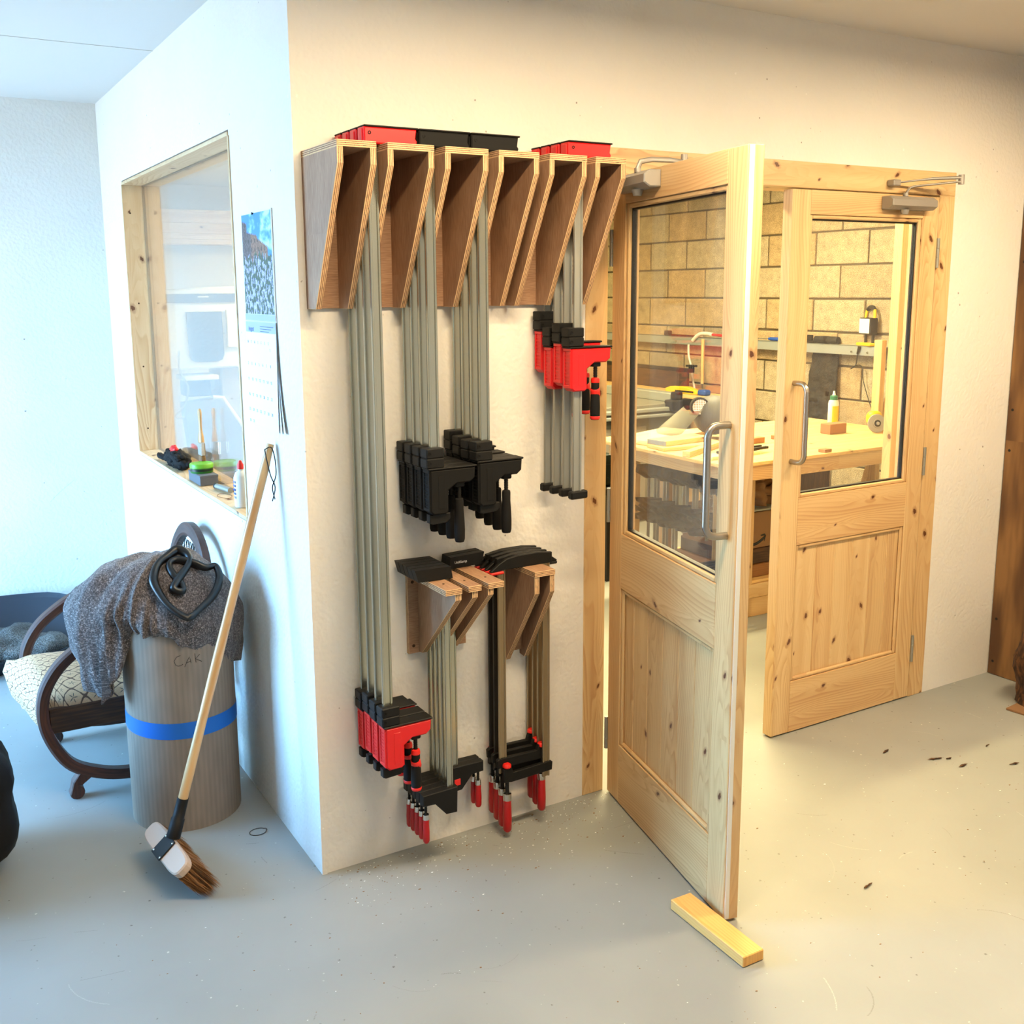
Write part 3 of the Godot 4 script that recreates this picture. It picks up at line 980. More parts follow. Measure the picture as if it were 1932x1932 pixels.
func racks() -> void:
	var front := Basis(Vector3.RIGHT, PI / 2)
	var t := thing("clamp_rack", "wide plywood clamp rack with six tapered brackets high on the white wall", "rack")
	wall_plate("back_board", 0.0375, 0.856, 1.614, 1.996, 0.012, t)
	var units := [[0.022, 0.123], [0.153, 0.279], [0.310, 0.434], [0.465, 0.588], [0.621, 0.741], [0.770, 0.872]]
	for i in 6:
		var u: Array = units[i]
		shelf_plate("top_panel", u[0], u[1], 1.996, 2.012, 0.247, t, Vector2(i * 0.13, 0.2))
		for k in 2:
			var x: float = u[0] if k == 0 else u[1] - 0.0155
			var low := 0.066 + 0.006 * sin(i * 3.0 + k)
			gusset("side_panel", PackedVector2Array([Vector2(0.0, 1.613), Vector2(low, 1.613), Vector2(0.246, 1.958), Vector2(0.246, 1.996), Vector2(0.0, 1.996)]), x, x + 0.0155, t, Vector2(i * 0.17 + k * 0.07, 0.1 * i))
		screw_at(Vector3((u[0] + u[1]) / 2 - 0.01, 1.652, 0.012), t, front)
	t = thing("clamp_rack", "small plywood rack with three single brackets, under black clamp heads", "rack")
	wall_plate("back_board", 0.286, 0.474, 0.617, 0.852, 0.015, t)
	for q in [[0.287, 0.337, 0.318, 0.3365], [0.357, 0.397, 0.370, 0.387], [0.419, 0.468, 0.4195, 0.4365]]:
		shelf_plate("top_panel", q[0], q[1], 0.852, 0.868, 0.252, t, Vector2(q[0], 0))
		gusset("side_panel", PackedVector2Array([Vector2(0.015, 0.621), Vector2(0.034, 0.621), Vector2(0.248, 0.834), Vector2(0.248, 0.852), Vector2(0.015, 0.852)]), q[2], q[3], t, Vector2(q[2] * 2.0, 0))
		screw_at(Vector3((q[0] + q[1]) / 2, 0.868, 0.19), t, Basis())
	screw_at(Vector3(0.301, 0.832, 0.015), t, front, 0.005)
	screw_at(Vector3(0.301, 0.64, 0.015), t, front, 0.005)
	t = thing("clamp_rack", "small plywood rack of two long gussets, right of the three bracket one", "rack")
	shelf_plate("top_panel", 0.617, 0.687, 0.836, 0.852, 0.176, t, Vector2(0.4, 0))
	gusset("side_panel", PackedVector2Array([Vector2(0.0, 0.533), Vector2(0.006, 0.533), Vector2(0.173, 0.785), Vector2(0.173, 0.836), Vector2(0.0, 0.836)]), 0.618, 0.6345, t)
	gusset("side_panel", PackedVector2Array([Vector2(0.0, 0.543), Vector2(0.028, 0.540), Vector2(0.173, 0.785), Vector2(0.173, 0.836), Vector2(0.0, 0.836)]), 0.671, 0.687, t, Vector2(0.3, 0.1))
	wall_plate("back_board", 0.6345, 0.671, 0.56, 0.836, 0.012, t)
	screw_at(Vector3(0.64, 0.852, 0.10), t, Basis())

# ---------------------------------------------------------------- clamps
func rail(w: float, th: float, y0: float, y1: float) -> SurfaceTool:
	# grooved clamp bar: w along x, th along z
	var s := S()
	var a := w / 2
	var b := th / 2
	var g := b * 0.35
	var p := PackedVector2Array([Vector2(-a, -b * 0.7), Vector2(-a + 0.0015, -b), Vector2(-a + w * 0.2, -b), Vector2(-a + w * 0.27, -g), Vector2(a - w * 0.27, -g), Vector2(a - w * 0.2, -b), Vector2(a - 0.0015, -b), Vector2(a, -b * 0.7), Vector2(a, b * 0.7), Vector2(a - 0.0015, b), Vector2(a - w * 0.2, b), Vector2(a - w * 0.27, g), Vector2(-a + w * 0.27, g), Vector2(-a + w * 0.2, b), Vector2(-a + 0.0015, b), Vector2(-a, b * 0.7)])
	prism(s, s, p, y0, y1, 0.0, Transform3D(Basis(Vector3(1, 0, 0), Vector3(0, 0, 1), Vector3(0, 1, 0)), Vector3.ZERO))
	return s

func screw_rod(x: float, y0: float, y1: float, r: float) -> SurfaceTool:
	var s := S()
	var p := [Vector2(0, y0)]
	var n := int((y1 - y0) / 0.003)
	for i in n:
		p.append(Vector2(r * (1.0 if i % 2 else 0.86), y0 + (y1 - y0) * i / (n - 1.0)))
	p.append(Vector2(0, y1))
	s.set_smooth_group(1)
	lathe(s, p, 8, Transform3D(Basis(), Vector3(x, 0, 0)))
	return s

# parallel jaw clamp; y is measured from the foot of its bar
func jaw_clamp(label: String, at: Vector3, top: float, jaw: float, foot: float, dx: float, body: Material, banded: bool, group: String, long_cap := 0.0) -> Node3D:
	var t := thing("parallel_clamp", label, "clamp", at, 0.0, group)
	var o := -foot
	part("bar", rail(0.0285, 0.010, 0.0, top + o + 0.035), M.steel if not long_cap > 0.0 else M.steel_dull, t)
	# fixed head resting on the rack
	var s := S()
	var y := top + o
	prism(s, s, PackedVector2Array([Vector2(-0.036 + dx, y + 0.001), Vector2(0.104 + dx, y + 0.001), Vector2(0.107 + dx, y + 0.012), Vector2(0.103 + dx, y + 0.018), Vector2(0.106 + dx, y + 0.040), Vector2(-0.036 + dx, y + 0.040)]), -0.021, 0.021, 0.003)
	box(s, Vector3(-0.039 + dx, y + 0.004, -0.013), Vector3(-0.035 + dx, y + 0.036, 0.013), 0.002)
	var head := part("fixed_jaw", s, body, t)
	s = S()
	box(s, Vector3(-0.036 + dx, y + 0.0405, -0.022), Vector3(0.111 + dx, y + 0.0445, 0.022), 0.0015)
	part("jaw_pad", s, M.black, head)
	s = S()
	lathe(s, [Vector2(0, 0.0), Vector2(0.0045, 0.0), Vector2(0.0045, 0.0015), Vector2(0.0022, 0.0015), Vector2(0.0022, 0.0004), Vector2(0, 0.0004)], 10, Transform3D(Basis(Vector3.RIGHT, PI / 2), Vector3(-0.022 + dx, y + 0.026, 0.0205)))
	part("bolt", s, M.black_soft, head)
	# sliding jaw
	y = jaw + o
	s = S()
	prism(s, s, PackedVector2Array([Vector2(-0.024 + dx, y - 0.005), Vector2(0.114 + dx, y - 0.005), Vector2(0.112 + dx, y - 0.036), Vector2(0.098 + dx, y - 0.047), Vector2(0.056 + dx, y - 0.047), Vector2(0.031 + dx, y - 0.064), Vector2(0.031 + dx, y - 0.121), Vector2(0.023 + dx, y - 0.127), Vector2(-0.014 + dx, y - 0.127), Vector2(-0.024 + dx, y - 0.118)]), -0.021, 0.021, 0.004)
	for k in [-1, 1]:
		box(s, Vector3(-0.027 + dx, y - 0.112, k * 0.015 - 0.004), Vector3(-0.023 + dx, y - 0.014, k * 0.015 + 0.004), 0.0015)
	for k in 2:
		box(s, Vector3(-0.027 + dx, y - 0.118 + k * 0.104, -0.0195), Vector3(-0.023 + dx, y - 0.108 + k * 0.104, 0.0195), 0.002)
	for k in 9:
		box(s, Vector3(-0.0255 + dx, y - 0.105 + k * 0.010, -0.012), Vector3(-0.0235 + dx, y - 0.102 + k * 0.010, 0.012), 0.0006)
	box(s, Vector3(0.0 + dx, y - 0.112, 0.0205), Vector3(0.02 + dx, y - 0.022, 0.0217), 0.001)
	var jw := part("sliding_jaw", s, body, t)
	s = S()
	box(s, Vector3(-0.029 + dx, y - 0.0052, -0.0225), Vector3(0.118 + dx, y, 0.0225), 0.002)
	part("jaw_pad", s, M.black, jw)
	s = S()
	box(s, Vector3(-0.033 + dx, y, -0.020), Vector3(0.020 + dx, y + 0.026, 0.020), 0.0025)
	box(s, Vector3(-0.033 + dx, y + 0.027, -0.020), Vector3(0.020 + dx, y + 0.053, 0.020), 0.0025)
	box(s, Vector3(-0.030 + dx, y + 0.02, -0.018), Vector3(0.017 + dx, y + 0.03, 0.018), 0.0)
	part("guide_block", s, M.black, jw)
	for k in 2:
		s = S()
		lathe(s, [Vector2(0, 0.0002), Vector2(0.003, 0.0002), Vector2(0.003, 0.0015), Vector2(0.0055, 0.0015), Vector2(0.0055, 0)], 10, Transform3D(Basis(Vector3.RIGHT, PI / 2), Vector3(-0.024 + dx, y + 0.014 + 0.026 * k, 0.020)))
		part("bolt", s, M.black_soft, jw)
	s = S()
	box(s, Vector3(0.057 + dx, y - 0.060, -0.011), Vector3(0.086 + dx, y - 0.046, 0.011), 0.003)
	part("collar", s, M.black, jw)
	part("screw", screw_rod(0.073 + dx, y - 0.096, y - 0.055, 0.0063), M.black_iron, t)
	var hp := [Vector2(0, y - 0.215), Vector2(0.012, y - 0.214), Vector2(0.0142, y - 0.206), Vector2(0.0148, y - 0.180), Vector2(0.0138, y - 0.150), Vector2(0.0118, y - 0.122), Vector2(0.0122, y - 0.100), Vector2(0.011, y - 0.094), Vector2(0.0065, y - 0.092)]
	s = S()
	lathe(s, hp, 14, Transform3D(Basis(), Vector3(0.073 + dx, 0, 0)))
	var hd := part("handle", s, M.grip_black, t)
	if banded:
		# red rubber: collar, slanting wrap and end ring
		s = S()
		lathe(s, [Vector2(0.0065, y - 0.0915), Vector2(0.0118, y - 0.0935), Vector2(0.0130, y - 0.100), Vector2(0.0128, y - 0.106)], 14, Transform3D(Basis(), Vector3(0.073 + dx, 0, 0)))
		part("grip_band", s, M.red_pad, hd)
		var up := Basis(Vector3(0.75, 0, 0.66).normalized(), 0.42)
		s = S()
		lathe(s, [Vector2(0.0118, 0.013), Vector2(0.0137, 0.011), Vector2(0.0148, -0.011), Vector2(0.0135, -0.013)], 14, Transform3D(up, Vector3(0.073 + dx, y - 0.133, 0)))
		part("grip_band", s, M.red_pad, hd)
		s = S()
		lathe(s, [Vector2(0.0142, y - 0.203), Vector2(0.0151, y - 0.205), Vector2(0.0149, y - 0.209), Vector2(0.0135, y - 0.2125)], 14, Transform3D(Basis(), Vector3(0.073 + dx, 0, 0)))
		part("grip_band", s, M.red_pad, hd)
	s = S()
	if long_cap > 0.0:
		box(s, Vector3(-0.022 + dx * 0.3, -0.012, -0.011), Vector3(long_cap, 0.012, 0.011), 0.004)
	else:
		prism(s, s, PackedVector2Array([Vector2(-0.022, -0.010), Vector2(-0.014, -0.014), Vector2(0.030, -0.012), Vector2(0.040, -0.002), Vector2(0.040, 0.014), Vector2(-0.022, 0.014)]), -0.011, 0.011, 0.002)
	part("end_cap", s, M.black, t)
	return t

# one bar clamp of the two smaller patterns; sgn +1 reaches right, -1 left
func uni_clamp(label: String, at: Vector3, sgn: float, group: String, worded: bool) -> Node3D:
	var t := thing("bar_clamp", label, "clamp", at, 0.0, group)
	var fx := Transform3D(Basis().scaled(Vector3(sgn, 1, 1)), Vector3.ZERO)
	var hb := 0.8685 - at.y
	part("bar", rail(0.0195, 0.007, 0.0, hb + 0.02), M.steel, t)
	var s := S()
	# wedge shaped fixed head, wider below than above
	var lo := [Vector3(-0.014, hb, 0.0125), Vector3(0.092, hb + 0.002, 0.0125), Vector3(0.092, hb + 0.002, -0.0125), Vector3(-0.014, hb, -0.0125)]
	var hi := [Vector3(-0.009, hb + 0.034, 0.0122), Vector3(0.102, hb + 0.037, 0.0122), Vector3(0.102, hb + 0.037, -0.0122), Vector3(-0.009, hb + 0.034, -0.0122)]
	for k in 4:
		lo[k] = fx * lo[k]
		hi[k] = fx * hi[k]
	s.set_smooth_group(-1)
	var z4 := [Vector2.ZERO, Vector2.ZERO, Vector2.ZERO, Vector2.ZERO]
	var mid: Vector3 = (lo[0] + hi[2]) / 2.0
	for k in 4:
		var q := [lo[k], lo[(k + 1) % 4], hi[(k + 1) % 4], hi[k]]
		face(s, q, z4, (q[0] + q[1] + q[2] + q[3]) / 4.0 - mid)
	face(s, hi, z4, Vector3.UP)
	face(s, lo, z4, Vector3.DOWN)
	var hd := part("fixed_jaw", s, M.black, t)
	if worded:
		var tm := TextMesh.new()
		tm.text = "UniKlamp"
		var fnt := SystemFont.new()
		fnt.font_names = PackedStringArray(["Droid Sans"])
		tm.font = fnt
		tm.font_size = 16
		tm.pixel_size = 0.00058
		tm.depth = 0.0004
		var tx := part("lettering", tm, M.paper, hd)
		tx.position = Vector3(0.024, hb + 0.017, 0.0128)
	s = S()
	var poly := PackedVector2Array()
	for p in [Vector2(-0.020, 0.081), Vector2(0.092, 0.079), Vector2(0.092, 0.046), Vector2(0.053, 0.044), Vector2(0.018, 0.004), Vector2(-0.017, 0.002)]:
		poly.append(Vector2(p.x * sgn, p.y))
	prism(s, s, poly, -0.0125, 0.0125, 0.002)
	var jw := part("sliding_jaw", s, M.black, t)
	if sgn > 0.0:
		s = S()
		box(s, Vector3(-0.008, 0.022, 0.0122), Vector3(0.012, 0.042, 0.0132), 0.0005, 1, Vector2.ZERO, Transform3D())
		part("badge", s, M.red_pad, jw)
	var hx := 0.079 * sgn
	part("screw", screw_rod(hx, 0.010, 0.060, 0.0045), M.black_iron, t)
	s = S()
	lathe(s, [Vector2(0.005, 0.0165), Vector2(0.0088, 0.016), Vector2(0.0092, 0.0), Vector2(0.0092, -0.001)], 12, Transform3D(Basis(), Vector3(hx, 0, 0)))
	var fe := S()
	lathe(fe, [Vector2(0, -0.073), Vector2(0.007, -0.072), Vector2(0.0098, -0.066), Vector2(0.0103, -0.04), Vector2(0.0090, -0.014), Vector2(0.0094, 0.0)], 12, Transform3D(Basis(), Vector3(hx, 0, 0)))
	var h := part("handle", fe, M.red_wood, t)
	part("ferrule", s, M.chrome, h)
	return t

func lever_clamp(label: String, at: Vector3, sgn: float, low: float, group: String, bar_m: Material, top: float, knob: float) -> Node3D:
	# at is the foot of the bar, y = 0.17 in the room
	var t := thing("screw_clamp", label, "clamp", at, 0.0, group)
	part("bar", rail(0.025, 0.008, 0.0, top + 0.026), bar_m, t)
	var s := S()
	var poly := PackedVector2Array()
	for p in [Vector2(-0.019, top + -0.002), Vector2(-0.019, top + 0.030), Vector2(0.03, top + 0.036), Vector2(0.10, top + 0.036), Vector2(0.140, top + 0.030), Vector2(0.165, top + 0.018), Vector2(0.193, top + -0.002), Vector2(0.191, top + -0.006), Vector2(0.150, top + -0.002)]:
		poly.append(Vector2(p.x * sgn, p.y))
	prism(s, s, poly, -0.0068, 0.0068, 0.002)
	var hd := part("fixed_arm", s, M.black_iron, t)
	s = S()
	var a := minf(0.148 * sgn, 0.194 * sgn)
	box(s, Vector3(a, top - 0.014, -0.008), Vector3(a + 0.046, top - 0.005, 0.008), 0.003)
	part("tip_pad", s, M.red_pad if sgn < 0.0 else M.black, hd)
	s = S()
	poly = PackedVector2Array()
	for p in [Vector2(-0.020, 0.018), Vector2(-0.022, 0.044), Vector2(-0.014, 0.049), Vector2(0.12, 0.045), Vector2(0.126, 0.062), Vector2(0.154, 0.062), Vector2(0.154, 0.018), Vector2(0.126, 0.014)]:
		poly.append(Vector2(p.x * sgn, p.y))
	prism(s, s, poly, -0.0068, 0.0068, 0.002)
	part("sliding_arm", s, M.black_iron, t)
	var hx := 0.140 * sgn
	part("screw", screw_rod(hx, low - 0.002, knob + 0.004, 0.0068), M.black_iron, t)
	s = S()
	lathe(s, [Vector2(0, knob + 0.000), Vector2(0.010, knob + 0.000), Vector2(0.0135, knob + 0.003), Vector2(0.0135, knob + 0.009), Vector2(0.010, knob + 0.013), Vector2(0, knob + 0.014)], 14, Transform3D(Basis(), Vector3(hx, 0, 0)))
	part("swivel_cap", s, M.red_pad, t)
	s = S()
	lathe(s, [Vector2(0, low - 0.127), Vector2(0.009, low - 0.126), Vector2(0.0132, low - 0.119), Vector2(0.0140, low - 0.085), Vector2(0.0128, low - 0.045), Vector2(0.0126, low - 0.022)], 14, Transform3D(Basis(), Vector3(hx, 0, 0)))
	var h := part("handle", s, M.red_wood, t)
	s = S()
	lathe(s, [Vector2(0.0128, low - 0.0225), Vector2(0.0131, low - 0.021), Vector2(0.0131, low - 0.001), Vector2(0.0115, low), Vector2(0.006, low)], 14, Transform3D(Basis(), Vector3(hx, 0, 0)))
	part("ferrule", s, M.chrome, h)
	return t

func clamps() -> void:
	var zs := [0.034, 0.085, 0.135, 0.185]
	var where := ["nearest the wall", "second from the wall", "third from the wall", "farthest from the wall"]
	for i in 4:
		jaw_clamp("very long red jawed parallel clamp in the leftmost rack slot, " + where[i], Vector3(0.138, 0.362, zs[i]), 2.012, 0.500 + [-0.004, 0.004, 0.0, 0.0][i], 0.362, 0.008, M.red, true, "long red parallel clamps in the leftmost rack slot")
	for i in 4:
		jaw_clamp("black jawed parallel clamp in the second rack slot from the left, " + where[i], Vector3(0.2945, 1.052, zs[i]), 2.012, 1.193, 1.052, 0.0, M.black_soft, false, "black parallel clamps in the second rack slot")
	for i in 4:
		var dy: float = [0.020, 0.010, 0.006, 0.007][i]
		jaw_clamp("black jawed parallel clamp in the third rack slot from the left, " + where[i], Vector3(0.4495, 1.057 + dy, zs[i]), 2.012, 1.193 + dy, 1.057 + dy, -0.006, M.black_soft, false, "black parallel clamps in the third rack slot")
	for i in 4:
		jaw_clamp("short red jawed parallel clamp beside the door frame, " + where[i], Vector3(0.7555, 1.068, zs[i]), 2.012, [1.542, 1.497, 1.510, 1.498][i], 1.068, -0.010, M.red, true, "short red parallel clamps beside the door frame", [0.022, 0.018, 0.034, 0.034][i])
	var words := ["nearest the wall", "second from the wall", "middle one of the five", "second from the front", "frontmost of the five"]
	for i in 5:
		uni_clamp("light steel bar clamp reaching left below the left small rack, " + words[i], Vector3(0.347, 0.162, 0.030 + 0.0275 * i), -1.0, "left reaching light bar clamps", false)
	for i in 2:
		uni_clamp("light steel bar clamp with white lettering, reaching right" if i else "light steel bar clamp reaching right, hidden behind the lettered one", Vector3(0.408, 0.176, 0.028 + 0.028 * i), 1.0, "right reaching light bar clamps", i == 1)
	var w3 := ["nearest the wall", "middle one", "frontmost"]
	for i in 3:
		lever_clamp("screw clamp with bar left of the two gusset rack, handle right, " + w3[i], Vector3(0.556, 0.210 - 0.006 * (i - 2), 0.029 + 0.029 * i), 1.0, [-0.029, -0.032, -0.034][i], "screw clamps reaching right", [M.steel_dark, M.steel_dark, M.steel_brown][i], 0.645 + 0.006 * (i - 2), [0.062, 0.050, 0.052][i])
	var w4 := ["nearest the wall", "second from the wall", "third from the wall", "frontmost"]
	for i in 4:
		lever_clamp("screw clamp with bar right of the two gusset rack, handle left, " + w4[i], Vector3(0.7025, 0.168 - 0.008 * (i - 3), 0.0145 + 0.029 * i), -1.0, [-0.020, -0.022, -0.022, -0.020][i], "screw clamps reaching left", M.steel_brown, 0.686 + 0.008 * (i - 3), 0.062)

# ---------------------------------------------------------------- the daylit recess
func table_at(deg: float, t: Array) -> Array:
	# periodic smooth look-up of [angle, a, b, c, ...]
	var n := t.size()
	deg = fposmod(deg, 360.0)
	var i := n - 1
	for k in n:
		if t[k][0] <= deg:
			i = k
	var p: Array = t[i]
	var q: Array = t[(i + 1) % n]
	var span := fposmod(q[0] - p[0], 360.0)
	var f := fposmod(deg - p[0], 360.0) / span
	f = f * f * (3.0 - 2.0 * f)
	var out := []
	for k in range(1, p.size()):
		out.append(lerpf(p[k], q[k], f))
	return out

func blanket() -> void:
	var c := Vector3(-0.25, 0, -0.62)
	# angle from +x towards +z: outer radius, shoulder height, hem height, dome power
	var tab := [[0, 0.232, 0.66, 0.47, 2.6], [40, 0.205, 0.64, 0.50, 2.2], [72, 0.198, 0.655, 0.575, 2.0], [92, 0.196, 0.665, 0.60, 2.0], [104, 0.196, 0.672, 0.640, 2.0], [146, 0.200, 0.70, 0.640, 2.4], [158, 0.205, 0.70, 0.50, 2.5], [170, 0.232, 0.70, 0.415, 2.8], [186, 0.290, 0.69, 0.45, 3.0], [203, 0.325, 0.68, 0.50, 3.0], [225, 0.28, 0.69, 0.56, 2.8], [280, 0.215, 0.69, 0.58, 2.4], [325, 0.215, 0.67, 0.52, 2.4]]
	var n := fnoise(91, 6.0, 3)
	var nb := fnoise(92, 2.0, 2)
	var nu := 180
	var nd := 26
	var nh := 26
	var grid := []
	for j in nd + nh + 3:
		var row := []
		for i in nu:
			var dg := 360.0 * i / nu
			var v := table_at(dg, tab)
			var a := deg_to_rad(dg)
			var d := Vector3(cos(a), 0, sin(a))
			var top := 0.850
			var p: Vector3
			var fold := 0.0
			if j <= nd:
				var t := float(j) / nd
				var rr: float = v[0] * (1.0 - pow(1.0 - t, 1.15))
				p = c + d * rr
				p.y = v[1] + (top - v[1]) * (1.0 - pow(t, v[3]))
				fold = t * t * 0.6
			else:
				var s := minf(float(j - nd) / nh, 1.0)
				var rr: float = v[0] - 0.02 * s * s
				p = c + d * rr
				p.y = lerpf(v[1], v[2], s)
				fold = 0.6 + 0.6 * s
				if j > nd + nh:
					# turn the hem under
					p -= d * 0.006 * (j - nd - nh)
					p.y += 0.012 * (j - nd - nh - 1)
			var wave := sin(dg * 0.155 + 1.5 * sin(dg * 0.05)) * 0.5 + nb.get_noise_3d(d.x * 1.2, p.y * 1.2, d.z * 1.2) * 1.4
			var left := clampf(-d.x * 1.4, 0.0, 1.0)
			var crease := absf(nb.get_noise_3d(d.x * 2.4 + 9.0, p.y * 0.9, d.z * 2.4)) * 2.0 - 0.5
			p += d * (wave * fold * (0.003 + 0.020 * left) + crease * fold * (0.004 + 0.030 * left))
			var bumpy := n.get_noise_3d(p.x, p.y * 0.8, p.z) * 0.020
			p += (d * fold * 0.7 + Vector3.UP * (1.0 - fold * 0.8)) * bumpy
			# a few long creases running over the top
			p.y += 0.009 * sin((p.z * 0.8 + p.x * 0.35) * 62.0) * (1.0 - fold) * clampf(nb.get_noise_2d(p.x * 3.0, p.z * 3.0) + 0.5, 0.0, 1.0)
			p.x = minf(p.x, -0.004)
			row.append(p)
		grid.append(row)
	var s := S()
	s.set_smooth_group(1)
	for j in grid.size() - 1:
		for i in nu:
			var k := (i + 1) % nu
			var q := [grid[j][i], grid[j][k], grid[j + 1][k], grid[j + 1][i]]
			var uv := []
			for w in [[i, j], [i + 1, j], [i + 1, j + 1], [i, j + 1]]:
				uv.append(Vector2(w[0] * 1.45 / nu, w[1] * 0.011))
			face(s, q, uv, (q[0] + q[2]) / 2.0 - c - Vector3(0, 0.55, 0))
	tag(part("blanket", s, M.tweed), "speckled grey tweed blanket heaped over the cardboard tube", "blanket")

func recess() -> void:
	# cardboard tube with a band of blue tape
	var bx := -0.233
	var bz := -0.61
	var t := thing("cardboard_tube", "tall corrugated cardboard tube with a blue tape band and OAK pencilled on it", "cardboard tube", Vector3(bx, 0, bz))
	var s := S()
	lathe(s, [Vector2(0.165, 0.001), Vector2(0.170, 0.0), Vector2(0.170, 0.650), Vector2(0.165, 0.651), Vector2(0.165, 0.02), Vector2(0.0, 0.018)], 40)
	part("tube_wall", s, M.kraft, t)
	s = S()
	s.set_smooth_group(1)
	for i in 48:
		var q := []
		var uv := []
		for w in [[i, 0], [i + 1, 0], [i + 1, 1], [i, 1]]:
			var a: float = TAU * w[0] / 48.0
			var y: float = 0.312 - 0.010 * cos(a) + 0.004 * sin(a * 2.0) - 0.006 + 0.052 * w[1]
			q.append(Vector3(cos(a) * 0.1712, y, sin(a) * 0.1712))
			uv.append(Vector2(w[0], w[1]))
		face(s, q, uv, q[0] + q[2] - Vector3.UP * (q[0].y + q[2].y))
	part("tape", s, M.blue_tape, t, "band of blue masking tape")
	s = S()
	for st in [[[100, 0.575], [104, 0.571], [106.6, 0.559], [105.5, 0.547], [103, 0.542], [100, 0.543], [98, 0.547]], [[96.5, 0.537], [94, 0.553], [91.3, 0.567], [90.4, 0.556], [90, 0.546]], [[95.0, 0.549], [90.5, 0.552]], [[85.6, 0.574], [85.4, 0.560], [84.8, 0.545]], [[80.7, 0.568], [85.2, 0.557], [78.7, 0.544]]]:
		var pts := []
		for p in st:
			var a := deg_to_rad(p[0])
			pts.append(Vector3(cos(a) * 0.1703, p[1], sin(a) * 0.1703))
		tube(s, pts, 0.0008, 4)
	part("lettering", s, M.pencil, t, "OAK in pencil capitals")
	blanket()
	# inner tube lying over the blanket
	var pts := []
	for p in [[-0.246, 0.703, -0.395], [-0.289, 0.735, -0.432], [-0.312, 0.78, -0.485], [-0.311, 0.808, -0.517], [-0.287, 0.838, -0.553], [-0.253, 0.854, -0.571], [-0.222, 0.866, -0.581], [-0.198, 0.852, -0.557], [-0.202, 0.83, -0.532], [-0.236, 0.803, -0.5], [-0.266, 0.776, -0.47], [-0.240, 0.766, -0.461], [-0.240, 0.785, -0.490], [-0.256, 0.807, -0.516], [-0.258, 0.832, -0.545], [-0.232, 0.842, -0.557], [-0.187, 0.829, -0.540], [-0.153, 0.813, -0.523], [-0.122, 0.812, -0.522], [-0.122, 0.78, -0.485], [-0.154, 0.745, -0.444], [-0.204, 0.718, -0.413]]:
		pts.append(Vector3(p[0], p[1] + 0.004, p[2] + 0.005))
	s = S()
	var sp := smooth_path(pts, 6, true)
	var rr := []
	for i in sp.size():
		rr.append(0.0142 - 0.002 * sin(i * 0.31))
	tube(s, sp, rr, 12, true, 0.8)
	tag(part("inner_tube", s, M.rubber), "twisted black rubber inner tube lying on the tweed blanket", "inner tube")
	armchair()
	dog_bed()
	broom()
	calendar()
	s = S()
	lump(s, Vector3(-1.055, 0.20, -0.585), Vector3(0.315, 0.205, 0.22), 3.2, fnoise(66, 4.0, 2), 0.03, 36, 20)
	tag(part("floor_cushion", s, M.black_soft), "black soft cushion at the left edge, mostly outside the picture", "cushion")

